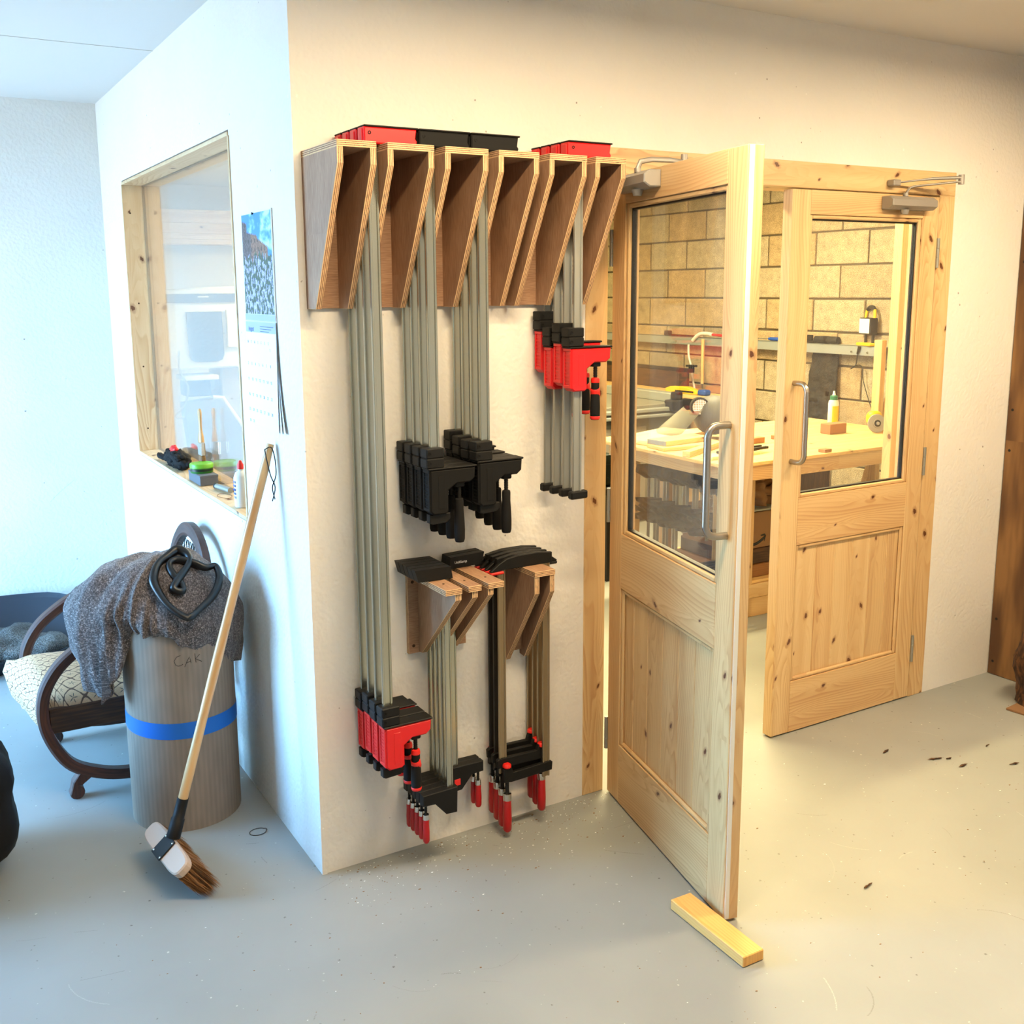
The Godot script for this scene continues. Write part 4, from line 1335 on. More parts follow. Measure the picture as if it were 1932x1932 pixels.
func armchair() -> void:
	var t := thing("armchair", "old bentwood armchair with hooped arms and leaf patterned seat behind the cardboard tube", "armchair", Vector3(-0.36, 0, -1.1))
	var o := -t.position
	for z in [-0.862, -1.362]:
		var pts := []
		for p in [[-0.08, 0.575], [-0.25, 0.580], [-0.41, 0.556], [-0.525, 0.492], [-0.588, 0.425], [-0.618, 0.345], [-0.612, 0.245], [-0.555, 0.130], [-0.465, 0.074], [-0.362, 0.048], [-0.2, 0.042], [-0.08, 0.060]]:
			pts.append(Vector3(p[0], p[1], z) + o)
		var s := S()
		bar_sweep(s, smooth_path(pts, 6), Vector3.BACK, 0.036, 0.046)
		var hoop := part("arm_hoop", s, M.dark_wood, t)
		s = S()
		var poly := PackedVector2Array([Vector2(-0.515, 0.105), Vector2(-0.548, 0.060), Vector2(-0.556, 0.030)])
		for k in 11:
			poly.append(Vector2(-0.537, 0.024) + Vector2.from_angle(deg_to_rad(190 + k * 24)) * 0.024)
		poly.append_array([Vector2(-0.520, 0.046), Vector2(-0.500, 0.060), Vector2(-0.470, 0.080)])
		prism(s, s, poly, z + o.z - 0.021, z + o.z + 0.021, 0.003, Transform3D(Basis(), Vector3(o.x, 0, 0)))
		part("scroll_foot", s, M.dark_wood, hoop)
		s = S()
		box(s, Vector3(-0.12, 0.0, z - 0.02) + o, Vector3(-0.085, 0.07, z + 0.02) + o, 0.004)
		part("rear_foot", s, M.dark_wood, t)
	var s := S()
	box(s, Vector3(-0.60, 0.235, -0.885) + o, Vector3(-0.09, 0.320, -0.862) + o, 0.003, 0)
	box(s, Vector3(-0.60, 0.235, -1.362) + o, Vector3(-0.09, 0.320, -1.340) + o, 0.003, 0)
	box(s, Vector3(-0.62, 0.235, -1.35) + o, Vector3(-0.60, 0.320, -0.87) + o, 0.003, 2)
	box(s, Vector3(-0.11, 0.235, -1.34) + o, Vector3(-0.09, 0.320, -0.89) + o, 0.003, 2)
	part("seat_frame", s, M.brown_wood, t)
	# upholstered seat: a domed top that rolls over the front edge, its cloth hanging loose
	var g := []
	var n := fnoise(101, 9.0, 2)
	var prof := [[-0.10, 0.325], [-0.20, 0.345], [-0.32, 0.368], [-0.44, 0.388], [-0.54, 0.398], [-0.61, 0.394], [-0.655, 0.380], [-0.682, 0.350], [-0.690, 0.305], [-0.684, 0.255], [-0.668, 0.215], [-0.652, 0.185]]
	for i in prof.size():
		var row := []
		for k in 25:
			var f := k / 24.0
			var w := 4.0 * f * (1.0 - f)
			var y: float = prof[i][1]
			if i < 7:
				y = lerpf(0.318, y, pow(w, 0.45))
			else:
				y += n.get_noise_2d(k * 0.5, 3.0) * 0.02 * (i - 6) / 3.0
			var p := Vector3(prof[i][0] + n.get_noise_2d(k * 0.25, i * 0.3) * 0.014, y, lerpf(-0.868 if i < 5 else -0.888, -1.356 if i < 5 else -1.372, f) + (0.0 if i < 7 else 0.012 * sin(i * 1.3))) + o
			if i >= 5:
				p.x += 0.075 * (1.0 - f) * minf((i - 4) / 3.0, 1.0)
			row.append(p)
		g.append(row)
	s = S()
	s.set_smooth_group(1)
	for i in g.size() - 1:
		for k in 24:
			var q := [g[i][k], g[i + 1][k], g[i + 1][k + 1], g[i][k + 1]]
			var uv := []
			for w in [[i, k], [i + 1, k], [i + 1, k + 1], [i, k + 1]]:
				uv.append(Vector2(w[1] * 0.0205, w[0] * 0.075))
			face(s, q, uv, (q[0] + q[2]) / 2.0 - (Vector3(-0.35, 0.15, -1.11) + o))
	part("seat", s, M.seat, t, "cream seat cloth with a dark leaf and lattice pattern")
	# the back: a bentwood arch filled with wire mesh
	s = S()
	var arch := []
	for p in [[0.33, -1.345], [0.55, -1.345], [0.685, -1.315], [0.775, -1.225], [0.810, -1.10], [0.785, -0.965], [0.705, -0.865], [0.58, -0.825], [0.33, -0.82]]:
		arch.append(Vector3(-0.105 + (p[0] - 0.3) * 0.10, p[0], p[1]) + o)
	var ap := smooth_path(arch, 6)
	bar_sweep(s, ap, Vector3(1, -0.1, 0).normalized(), 0.048, 0.034)
	var back := part("back_frame", s, M.dark_wood, t)
	s = S()
	for k in 13:
		var z := -1.31 + k * 0.035
		for sl in [-0.45, 0.45]:
			var a := Vector3(-0.075, 0.50, z)
			var b := Vector3(-0.055, 0.76, z + sl * 0.26)
			var h := sqrt(maxf(0.0, 1.0 - pow((clampf(b.z, -1.31, -0.86) + 1.085) / 0.245, 2.0)))
			b.y = minf(b.y, 0.55 + 0.235 * h)
			b.z = clampf(a.z + sl * (b.y - a.y), -1.32, -0.85)
			tube(s, [a + o, (a + b) / 2.0 + o + Vector3(0.003, 0, 0), b + o], 0.0016, 4)
	for k in 7:
		var y := 0.53 + k * 0.035
		var h := 0.235 * sqrt(maxf(0.05, 1.0 - pow(maxf(y - 0.55, 0.0) / 0.245, 2.0)))
		tube(s, [Vector3(-0.07, y, -1.085 - h) + o, Vector3(-0.064, y + 0.006, -1.085) + o, Vector3(-0.07, y, -1.085 + h) + o], 0.0013, 4)
	part("mesh", s, M.black_iron, back)

func dog_bed() -> void:
	var t := thing("pet_bed", "dark blue grey oval plastic pet bed on the floor by the back wall", "pet bed", Vector3(-0.70, 0, -2.40))
	var s := S()
	s.set_smooth_group(1)
	var g := []
	# profile: out, up, rolled rim, back down inside
	for q in [[0.60, 0.0], [0.70, 0.004], [0.76, 0.03], [0.97, 1.0], [1.0, 1.05], [1.0, 1.0], [0.96, 0.96], [0.72, 0.05], [0.0, 0.03]]:
		var row := []
		for i in 48:
			var a := TAU * i / 48.0
			var hh := 0.155 - 0.075 * clampf(sin(a) * 1.3, -1.0, 1.0)
			row.append(Vector3(cos(a) * 0.50 * q[0], q[1] * hh if q[1] > 0.04 else q[1] * 0.3, sin(a) * 0.265 * q[0]))
		g.append(row)
	for j in g.size() - 1:
		for i in 48:
			var q := [g[j][i], g[j][(i + 1) % 48], g[j + 1][(i + 1) % 48], g[j + 1][i]]
			face(s, q, [Vector2.ZERO, Vector2.RIGHT, Vector2.ONE, Vector2.DOWN], ((q[0] + q[2]) / 2.0 - Vector3(0, 0.08, 0)) * (1.0 if j < 5 else -1.0))
	part("tub", s, M.bed, t)
	s = S()
	var n := fnoise(120, 6.0, 3)
	for q in [[-0.20, 0.095, 0.02, 0.20, 0.085, 0.13], [0.06, 0.085, -0.03, 0.19, 0.075, 0.12], [-0.10, 0.11, -0.08, 0.17, 0.075, 0.08], [0.20, 0.07, 0.05, 0.13, 0.055, 0.10]]:
		lump(s, Vector3(q[0], q[1], q[2]), Vector3(q[3], q[4], q[5]), 2.3, n, 0.05, 34, 18)
	var f := part("fleece_blanket", s, M.fleece)
	f.position = Vector3(-0.70, 0, -2.40)
	tag(f, "crumpled grey fleece blanket in the pet bed", "blanket")

func broom() -> void:
	var t := thing("broom", "broom with a long wooden handle leaning against the corner wall", "broom", Vector3(-0.37, 0.0, -0.2))
	var o := -t.position
	var a := Vector3(-0.372, 0.104, -0.208)
	var b := Vector3(-0.016, 1.228, -0.241)
	var d := (b - a).normalized()
	var s := S()
	var rs := []
	var ps := []
	for k in 13:
		var f := k / 12.0
		ps.append(a.lerp(b, 0.105 + 0.895 * f) + o)
		rs.append(0.0138 + 0.0006 * sin(k * 1.7) if k < 12 else 0.010)
	tube(s, ps, rs, 14)
	part("handle", s, M.broom_wood, t)
	s = S()
	tube(s, [a + d * 0.02 + o, a + d * 0.075 + o, a + d * 0.076 + o, a + d * 0.135 + o], [0.020, 0.0195, 0.0168, 0.0163], 14)
	var soc := part("socket", s, M.black, t, "black plastic handle socket")
	# head: block along z, tilted so that its top looks to the left
	var nx := Vector3(-0.62, 0.785, 0)
	var sx := Vector3(0.785, 0.62, 0)
	var hb := Transform3D(Basis(sx, nx, Vector3(0, 0, 1)).rotated(Vector3.UP, 0.10), Vector3(-0.388, 0.098, -0.20) + o)
	s = S()
	box(s, Vector3(-0.034, 0.010, -0.033), Vector3(0.030, 0.0145, 0.033), 0.002, 2, Vector2.ZERO, hb)
	part("socket_plate", s, M.black, soc)
	s = S()
	for q in [[-0.026, -0.026], [0.022, -0.026], [-0.026, 0.026], [0.022, 0.026]]:
		lathe(s, [Vector2(0, 0.0165), Vector2(0.003, 0.0158), Vector2(0.004, 0.0145)], 8, hb * Transform3D(Basis(), Vector3(q[0], 0, q[1])))
	part("rivet", s, M.chrome, soc)
	s = S()
	var poly := PackedVector2Array()
	for k in 24:
		var an := TAU * k / 24.0
		var c := Vector2(cos(an), sin(an))
		poly.append(Vector2(signf(c.x) * pow(absf(c.x), 0.55) * 0.031, signf(c.y) * pow(absf(c.y), 0.35) * 0.142))
	prism(s, s, poly, -0.016, 0.010, 0.004, hb * Transform3D(Basis(Vector3(1, 0, 0), Vector3(0, 0, 1), Vector3(0, 1, 0)), Vector3.ZERO), false)
	part("head_block", s, M.block_wood, t, "pale bare wood broom head")
	s = S()
	rng.seed = 9
	s.set_smooth_group(-1)
	for k in 3600:
		var px := rng.randf_range(-0.026, 0.026)
		var pz := rng.randf_range(-0.135, 0.135)
		var root := hb * Vector3(px, -0.014, pz)
		var spread := Vector3(px * 0.9 + rng.randf_range(-0.006, 0.014), -0.100 - rng.randf() * 0.014 - 0.014 * (px + 0.02) / 0.04, pz * 1.10 + rng.randf_range(-0.008, 0.008) + 0.012)
		var tip := hb * spread
		tip.y = maxf(tip.y, 0.002)
		var side := Vector3(rng.randf_range(-1, 1), rng.randf_range(-0.3, 0.3), rng.randf_range(-1, 1)).normalized() * 0.0015
		var m := (root + tip) / 2.0 + Vector3(rng.randf_range(-0.002, 0.002), 0, rng.randf_range(-0.002, 0.002))
		var u := rng.randf()
		face(s, [root - side, root + side, m + side, m - side], [Vector2(u, 0), Vector2(u + 0.02, 0), Vector2(u + 0.02, 0.03), Vector2(u, 0.03)], Vector3(-1, 0.5, 1))
		face(s, [m - side, m + side, tip], [Vector2(u, 0.03), Vector2(u + 0.02, 0.03), Vector2(u + 0.01, 0.07)], Vector3(-1, 0.5, 1))
	var br := part("bristles", s, M.bristle, t, "brown coir bristles")
	br.set_meta("kind", "stuff")
	s = S()
	var p := a + d * 1.165 + o
	tube(s, smooth_path([p + Vector3(-0.016, 0, 0.006), p + Vector3(0.0, 0.006, 0.018), p + Vector3(0.010, -0.03, 0.016), p + Vector3(0.010, -0.075, 0.018), p + Vector3(-0.002, -0.11, 0.018), p + Vector3(0.004, -0.145, 0.018)], 5), 0.0016, 6)
	tube(s, smooth_path([p + Vector3(-0.016, 0, 0.006), p + Vector3(-0.014, -0.03, 0.016), p + Vector3(-0.006, -0.075, 0.019), p + Vector3(0.006, -0.11, 0.018), p + Vector3(-0.004, -0.15, 0.018)], 5), 0.0016, 6)
	part("hanging_cord", s, M.gasket, t, "thin black hanging cord")

func calendar() -> void:
	var t := thing("calendar", "wall calendar with a castle and blossom picture above an August page", "calendar", Vector3(0, 1.575, -0.32))
	var s := S()
	box(s, Vector3(-0.004, 0.0, -0.139), Vector3(-0.001, 0.308, 0.139), 0.0005)
	part("upper_leaves", s, M.paper, t)
	var q := QuadMesh.new()
	q.size = Vector2(0.268, 0.284)
	var pic := StandardMaterial3D.new()
	pic.albedo_texture = calendar_picture()
	pic.roughness = 0.45
	var o := part("photograph", q, pic, t, "glossy picture of a stone keep behind pale blossom")
	o.position = Vector3(-0.0045, 0.162, 0.0)
	o.rotation.y = -PI / 2
	s = S()
	box(s, Vector3(-0.0048, 0.001, -0.138), Vector3(-0.0042, 0.019, 0.138), 0.0)
	part("caption_band", s, M.band, t)
	# the month page hangs a little away from the wall, loose leaves behind it
	var nf := SystemFont.new()
	nf.font_names = PackedStringArray(["Droid Sans Mono"])
	var tilt := -0.045
	for k in 3:
		s = S()
		s.set_smooth_group(1)
		for j in 12:
			var v := []
			for w in [[j, 0], [j + 1, 0], [j + 1, 1], [j, 1]]:
				var f: float = w[0] / 12.0
				var x := -0.0045 - f * 0.308 * 0.035 * (1.0 - k * 0.25) + 0.0012 * k
				var z: float = -0.139 if w[1] == 0 else 0.139
				if k > 0 and w[1] == 1:
					z += f * f * f * 0.018 * k
				v.append(Vector3(x, -0.002 - 0.306 * f, z + f * 0.018 * (1 if k == 0 else 1)))
			face(s, v, [Vector2.ZERO, Vector2.RIGHT, Vector2.ONE, Vector2.DOWN], Vector3(-1, 0, 0))
		part("month_page" if k == 0 else "loose_leaf", s, M.paper, t)
	s = S()
	box(s, Vector3(-0.0056, -0.044, -0.137), Vector3(-0.0049, -0.003, 0.138), 0.0)
	part("month_band", s, M.band, t)
	var rows := [["August", 0.0, -0.020, 26, -0.11, "Droid Sans"], ["M    T    W    T    F    S    S", 0, -0.058, 11, -0.122, ""], ["                              1", 0, -0.076, 12, -0.126, ""], ["2    3    4    5    6    7    8", 0, -0.122, 12, -0.126, ""], ["9    10   11   12   13   14   15", 0, -0.168, 12, -0.126, ""], ["16   17   18   19   20   21   22", 0, -0.214, 12, -0.126, ""], ["23   24   25   26   27   28   29", 0, -0.258, 12, -0.126, ""], ["30   31", 0, -0.292, 12, -0.126, ""]]
	for r in rows:
		var tm := TextMesh.new()
		tm.text = r[0]
		if r[5] != "":
			nf = SystemFont.new()
			nf.font_names = PackedStringArray([r[5]])
		else:
			nf = SystemFont.new()
			nf.font_names = PackedStringArray(["Droid Sans Mono"])
		tm.font = nf
		tm.font_size = 16
		tm.pixel_size = r[3] * 0.00006 if r[5] == "" else r[3] * 0.00004
		tm.depth = 0.0002
		tm.horizontal_alignment = HORIZONTAL_ALIGNMENT_LEFT
		var x := part("printed_text", tm, M.ink, t)
		x.position = Vector3(-0.0060 + r[2] * 0.035, r[2] - 0.004, r[4] - r[2] * 0.06)
		x.rotation.y = -PI / 2
	# small printed lines beside the month
	s = S()
	for k in 3:
		box(s, Vector3(-0.0062, -0.016 - k * 0.007, 0.0), Vector3(-0.0058, -0.0145 - k * 0.007, 0.12 - k * 0.02), 0.0)
	part("printed_lines", s, M.ink, t)
	s = S()
	lathe(s, [Vector2(0, 0.006), Vector2(0.004, 0.005), Vector2(0.002, 0.0)], 8, Transform3D(Basis(Vector3.BACK, PI / 2), Vector3(-0.004, 0.303, -0.02)))
	part("pin", s, M.gasket, t)

# ---------------------------------------------------------------- on the window sill
func sill_things() -> void:
	var y := 0.952
	var n := fnoise(140, 22.0, 2)
	var t := thing("work_gloves", "pair of crumpled black rubber palmed work gloves with red lining on the sill", "gloves", Vector3(0.038, y, -1.66))
	var s := S()
	lump(s, Vector3(0.002, 0.030, 0.0), Vector3(0.036, 0.034, 0.15), 2.4, n, 0.02, 30, 14)
	rng.seed = 4
	for k in 40:
		var c := Vector3(rng.randf_range(-0.026, 0.0), rng.randf_range(0.012, 0.062), rng.randf_range(-0.13, 0.14))
		lump(s, c, Vector3(0.011, 0.009, 0.014) * rng.randf_range(0.8, 1.25), 2.4, null, 0.0, 10, 6)
	part("glove", s, M.grip_black, t)
	s = S()
	lump(s, Vector3(-0.016, 0.018, -0.19), Vector3(0.013, 0.013, 0.07), 2.2, n, 0.01, 14, 8)
	lump(s, Vector3(0.01, 0.03, 0.12), Vector3(0.012, 0.012, 0.045), 2.2, n, 0.01, 14, 8)
	part("glove_finger", s, M.grip_black, t)
	s = S()
	lump(s, Vector3(0.0, 0.066, -0.035), Vector3(0.016, 0.020, 0.036), 2.0, n, 0.014, 16, 10)
	part("red_lining", s, M.red, t, "red glove lining")
	# paint brush standing behind the jar
	t = thing("paint_brush", "flat paint brush with brown wooden handle standing upright on the sill", "paint brush", Vector3(0.052, y, -1.30))
	s = S()
	tube(s, smooth_path([Vector3(0, 0.145, 0), Vector3(0, 0.165, 0), Vector3(0, 0.19, 0), Vector3(0, 0.225, 0), Vector3(0, 0.255, 0), Vector3(0, 0.272, 0)], 3), [0.020, 0.0195, 0.019, 0.018, 0.016, 0.0135, 0.0115, 0.0105, 0.010, 0.0105, 0.0115, 0.0125, 0.0135, 0.0125, 0.010, 0.006], 12, false, 0.55, Vector3.RIGHT)
	part("handle", s, M.broom_wood, t)
	s = S()
	box(s, Vector3(-0.009, 0.092, -0.024), Vector3(0.009, 0.146, 0.024), 0.004)
	part("ferrule", s, M.chrome, t)
	s = S()
	box(s, Vector3(-0.008, 0.0, -0.0235), Vector3(0.008, 0.094, 0.0235), 0.003)
	part("bristles", s, M.bristle, t)
	# small grey carton and the jar on it
	t = thing("carton", "small grey card box under the green lidded jar on the sill", "box", Vector3(0.040, y, -1.245))
	s = S()
	box(s, Vector3(-0.034, 0, -0.088), Vector3(0.033, 0.037, 0.080), 0.0012)
	part("box_body", s, M.carton, t)
	s = S()
	box(s, Vector3(-0.035, 0.030, -0.089), Vector3(0.034, 0.0385, 0.081), 0.001)
	part("lid", s, M.carton, t)
	t = thing("paste_jar", "round jar of green paste with lime lid on the small grey box", "jar", Vector3(0.034, y + 0.0385, -1.245))
	s = S()
	lathe(s, [Vector2(0, 0), Vector2(0.040, 0), Vector2(0.042, 0.003), Vector2(0.042, 0.022), Vector2(0, 0.022)], 28)
	part("jar_body", s, M.green, t)
	s = S()
	lathe(s, [Vector2(0.0432, 0.020), Vector2(0.0432, 0.033), Vector2(0.041, 0.036), Vector2(0.035, 0.036), Vector2(0.034, 0.0345), Vector2(0, 0.0345)], 28)
	part("lid", s, M.lime, t)
	s = S()
	lathe(s, [Vector2(0.0424, 0.008), Vector2(0.0424, 0.016)], 28)
	part("label_band", s, M.green_dark, t)
	# slim spray bottle at the near jamb
	t = thing("glue_bottle", "slim white bottle with blue lettering by the near window jamb", "bottle", Vector3(0.032, y, -0.725))
	s = S()
	lathe(s, [Vector2(0, 0), Vector2(0.022, 0), Vector2(0.024, 0.004), Vector2(0.024, 0.10), Vector2(0.018, 0.116), Vector2(0.009, 0.122), Vector2(0.009, 0.132)], 20)
	part("bottle_body", s, M.white, t)
	s = S()
	lathe(s, [Vector2(0.0105, 0.128), Vector2(0.0105, 0.142), Vector2(0.004, 0.156), Vector2(0, 0.156)], 16)
	part("cap", s, M.red_pad, t)
	for k in 5:
		s = S()
		box(s, Vector3(-0.0245 + 0.002 * absf(k - 2.0) * 0.3, 0.03 + k * 0.013, -0.010), Vector3(-0.0235, 0.038 + k * 0.013, 0.010), 0.001)
		part("blue_print", s, M.blue, t)
	t = thing("metal_tube", "small grey metal tube lying on the sill behind the wire loop", "tube", Vector3(0.055, y + 0.0115, -1.02))
	s = S()
	tube(s, [Vector3(-0.012, 0, -0.055), Vector3(0.006, 0, 0.055)], 0.0105, 14)
	part("tube_body", s, M.steel_dull, t)
	s = S()
	tube(s, [Vector3(-0.0135, 0, -0.064), Vector3(-0.012, 0, -0.055)], 0.0114, 14)
	part("cap", s, M.gasket, t)
	s = S()
	var loop := []
	for k in 20:
		var a := TAU * k / 20.0
		loop.append(Vector3(0.024 * cos(a), 0.0016 + 0.001 * sin(a * 3.0), 0.045 * sin(a)))
	tube(s, loop, 0.0011, 5, true)
	var lp := part("rubber_band", s, M.kraft_plain)
	lp.position = Vector3(0.030, y, -0.93)
	tag(lp, "thin tan rubber band lying on the window sill", "rubber band")

# ---------------------------------------------------------------- on the floor
func floor_things() -> void:
	var s := S()
	var t := thing("wood_offcut", "flat pine offcut wedged on the floor under the open door corner", "wood offcut", Vector3(0.782, 0, 0.79))
	box(s, Vector3(-0.034, 0.001, -0.142), Vector3(0.034, 0.030, 0.142), 0.002, 2, Vector2(0.12, 1.9), Transform3D(Basis(Vector3.UP, -0.02), Vector3.ZERO))
	part("offcut", s, M.wedge, t)
	s = S()
	var pts := []
	for k in 26:
		var a := TAU * k / 24.0
		pts.append(Vector3(0.026 * cos(a) + (0.002 if k > 23 else 0.0), 0.0016 + (0.002 if k > 22 else 0.0), 0.021 * sin(a)))
	tube(s, pts, 0.0011, 5)
	var w := part("wire_loop", s, M.steel_dark)
	w.position = Vector3(-0.087, 0.0, -0.327)
	tag(w, "thin dark wire loop on the floor by the corner wall", "wire")
	# dark bark flakes in front of the closed door
	var spots := [[2.036, 0.301, 0.022, "below the closed door"], [2.135, 0.431, 0.030, "the longest of the cluster"], [2.181, 0.454, 0.014, "smallest of the cluster, beside the longest"], [2.175, 0.515, 0.026, "nearest the camera of the cluster"], [2.391, 0.46, 0.014, "towards the plywood wall, farther one"], [2.339, 0.599, 0.022, "towards the plywood wall, nearer one"], [1.296, 0.848, 0.022, "alone in the middle of the lit floor"]]
	rng.seed = 21
	for q in spots:
		var b := S()
		var nn := fnoise(int(q[0] * 100), 60.0, 2)
		lump(b, Vector3(0, 0.004, 0), Vector3(q[2], 0.0022, q[2] * 0.16), 1.5, nn, 0.004, 16, 6)
		var o := part("bark_flake", b, M.bark)
		o.position = Vector3(q[0], 0, q[1])
		o.rotation.y = rng.randf_range(-0.9, 0.3)
		tag(o, "dark bark flake on the floor, " + q[3], "bark flake", "bark flakes on the floor")
	# sawdust crumbs, thickest along the walls
	var bx := S()
	box(bx, Vector3(-0.5, 0, -0.5), Vector3(0.5, 0.6, 0.5), 0.15)
	bx.generate_normals()
	for kind in 2:
		var mm := MultiMesh.new()
		mm.transform_format = MultiMesh.TRANSFORM_3D
		mm.mesh = bx.commit()
		mm.instance_count = 420
		for i in 420:
			var p := Vector3(rng.randf_range(-0.6, 2.9), 0, rng.randf_range(0.02, 1.9))
			if i < 190:
				p = Vector3(rng.randf_range(0.03, 1.0), 0, 0.02 + 0.35 * rng.randf() * rng.randf())
			var k := rng.randf_range(0.0009, 0.0022) * (1.0 + rng.randf() * rng.randf() * 1.2)
			mm.set_instance_transform(i, Transform3D(Basis(Vector3.UP, rng.randf() * TAU).scaled(Vector3(k * rng.randf_range(0.8, 2.0), k * 0.6, k)), p))
		var o := MultiMeshInstance3D.new()
		o.multimesh = mm
		o.material_override = M.paper if kind == 0 else M.kraft_plain
		o.name = numbered("sawdust")
		add_child(o)
		tag(o, "pale plaster crumbs scattered over the floor" if kind == 0 else "brown sawdust crumbs scattered over the floor", "sawdust", "", "stuff")
	# half a log with bark standing on a thin board by the plywood wall
	t = thing("thin_board", "thin flat board on the floor under the bark log at the right edge", "board", Vector3(2.88, 0, 0.38))
	s = S()
	box(s, Vector3(-0.12, 0.001, -0.10), Vector3(0.14, 0.009, 0.20), 0.001, 0, Vector2.ZERO, Transform3D(Basis(Vector3.UP, 0.10), Vector3.ZERO))
	part("board", s, M.kraft_plain, t)
	t = thing("log", "barky log standing at the right edge beside the plywood sheet", "log", Vector3(2.918, 0.0095, 0.33))
	s = S()
	var n := fnoise(150, 9.0, 3)
	var rings := []
	for j in 14:
		var ring := []
		for k in 30:
			var a := TAU * k / 30.0
			var r := 0.100 + 0.012 * n.get_noise_3d(cos(a), j * 0.12, sin(a)) + 0.014 * sin(j * 0.5 + a)
			r *= 1.0 - 0.02 * j * 0.3
			ring.append(Vector3(cos(a) * r, j * 0.022, sin(a) * r))
		rings.append(ring)
	loft(s, rings)
	part("bark", s, M.bark, t)
	s = S()
	box(s, Vector3(-0.05, 0.286, -0.05), Vector3(0.05, 0.292, 0.05), 0.003)
	part("cut_end", s, M.oak_end, t)

# ---------------------------------------------------------------- the workshop behind the doors
func solid(called: String, label: String, cat: String, lo: Vector3, hi: Vector3, m: Material, turn := 0.0, bev := 0.002, g := 0, group := "", uo := Vector2.ZERO) -> MeshInstance3D:
	# a single shaped board or block standing on lo.y, turned about its middle
	var c := Vector3((lo.x + hi.x) / 2, lo.y, (lo.z + hi.z) / 2)
	var s := S()
	box(s, lo - c, hi - c, bev, g, uo)
	var o := part(called, s, m)
	o.position = c
	o.rotation.y = turn
	tag(o, label, cat, group)
	return o

func workshop() -> void:
	workbench()
	bench_things()
	saw_area()
	block_wall_things()
	far_end()

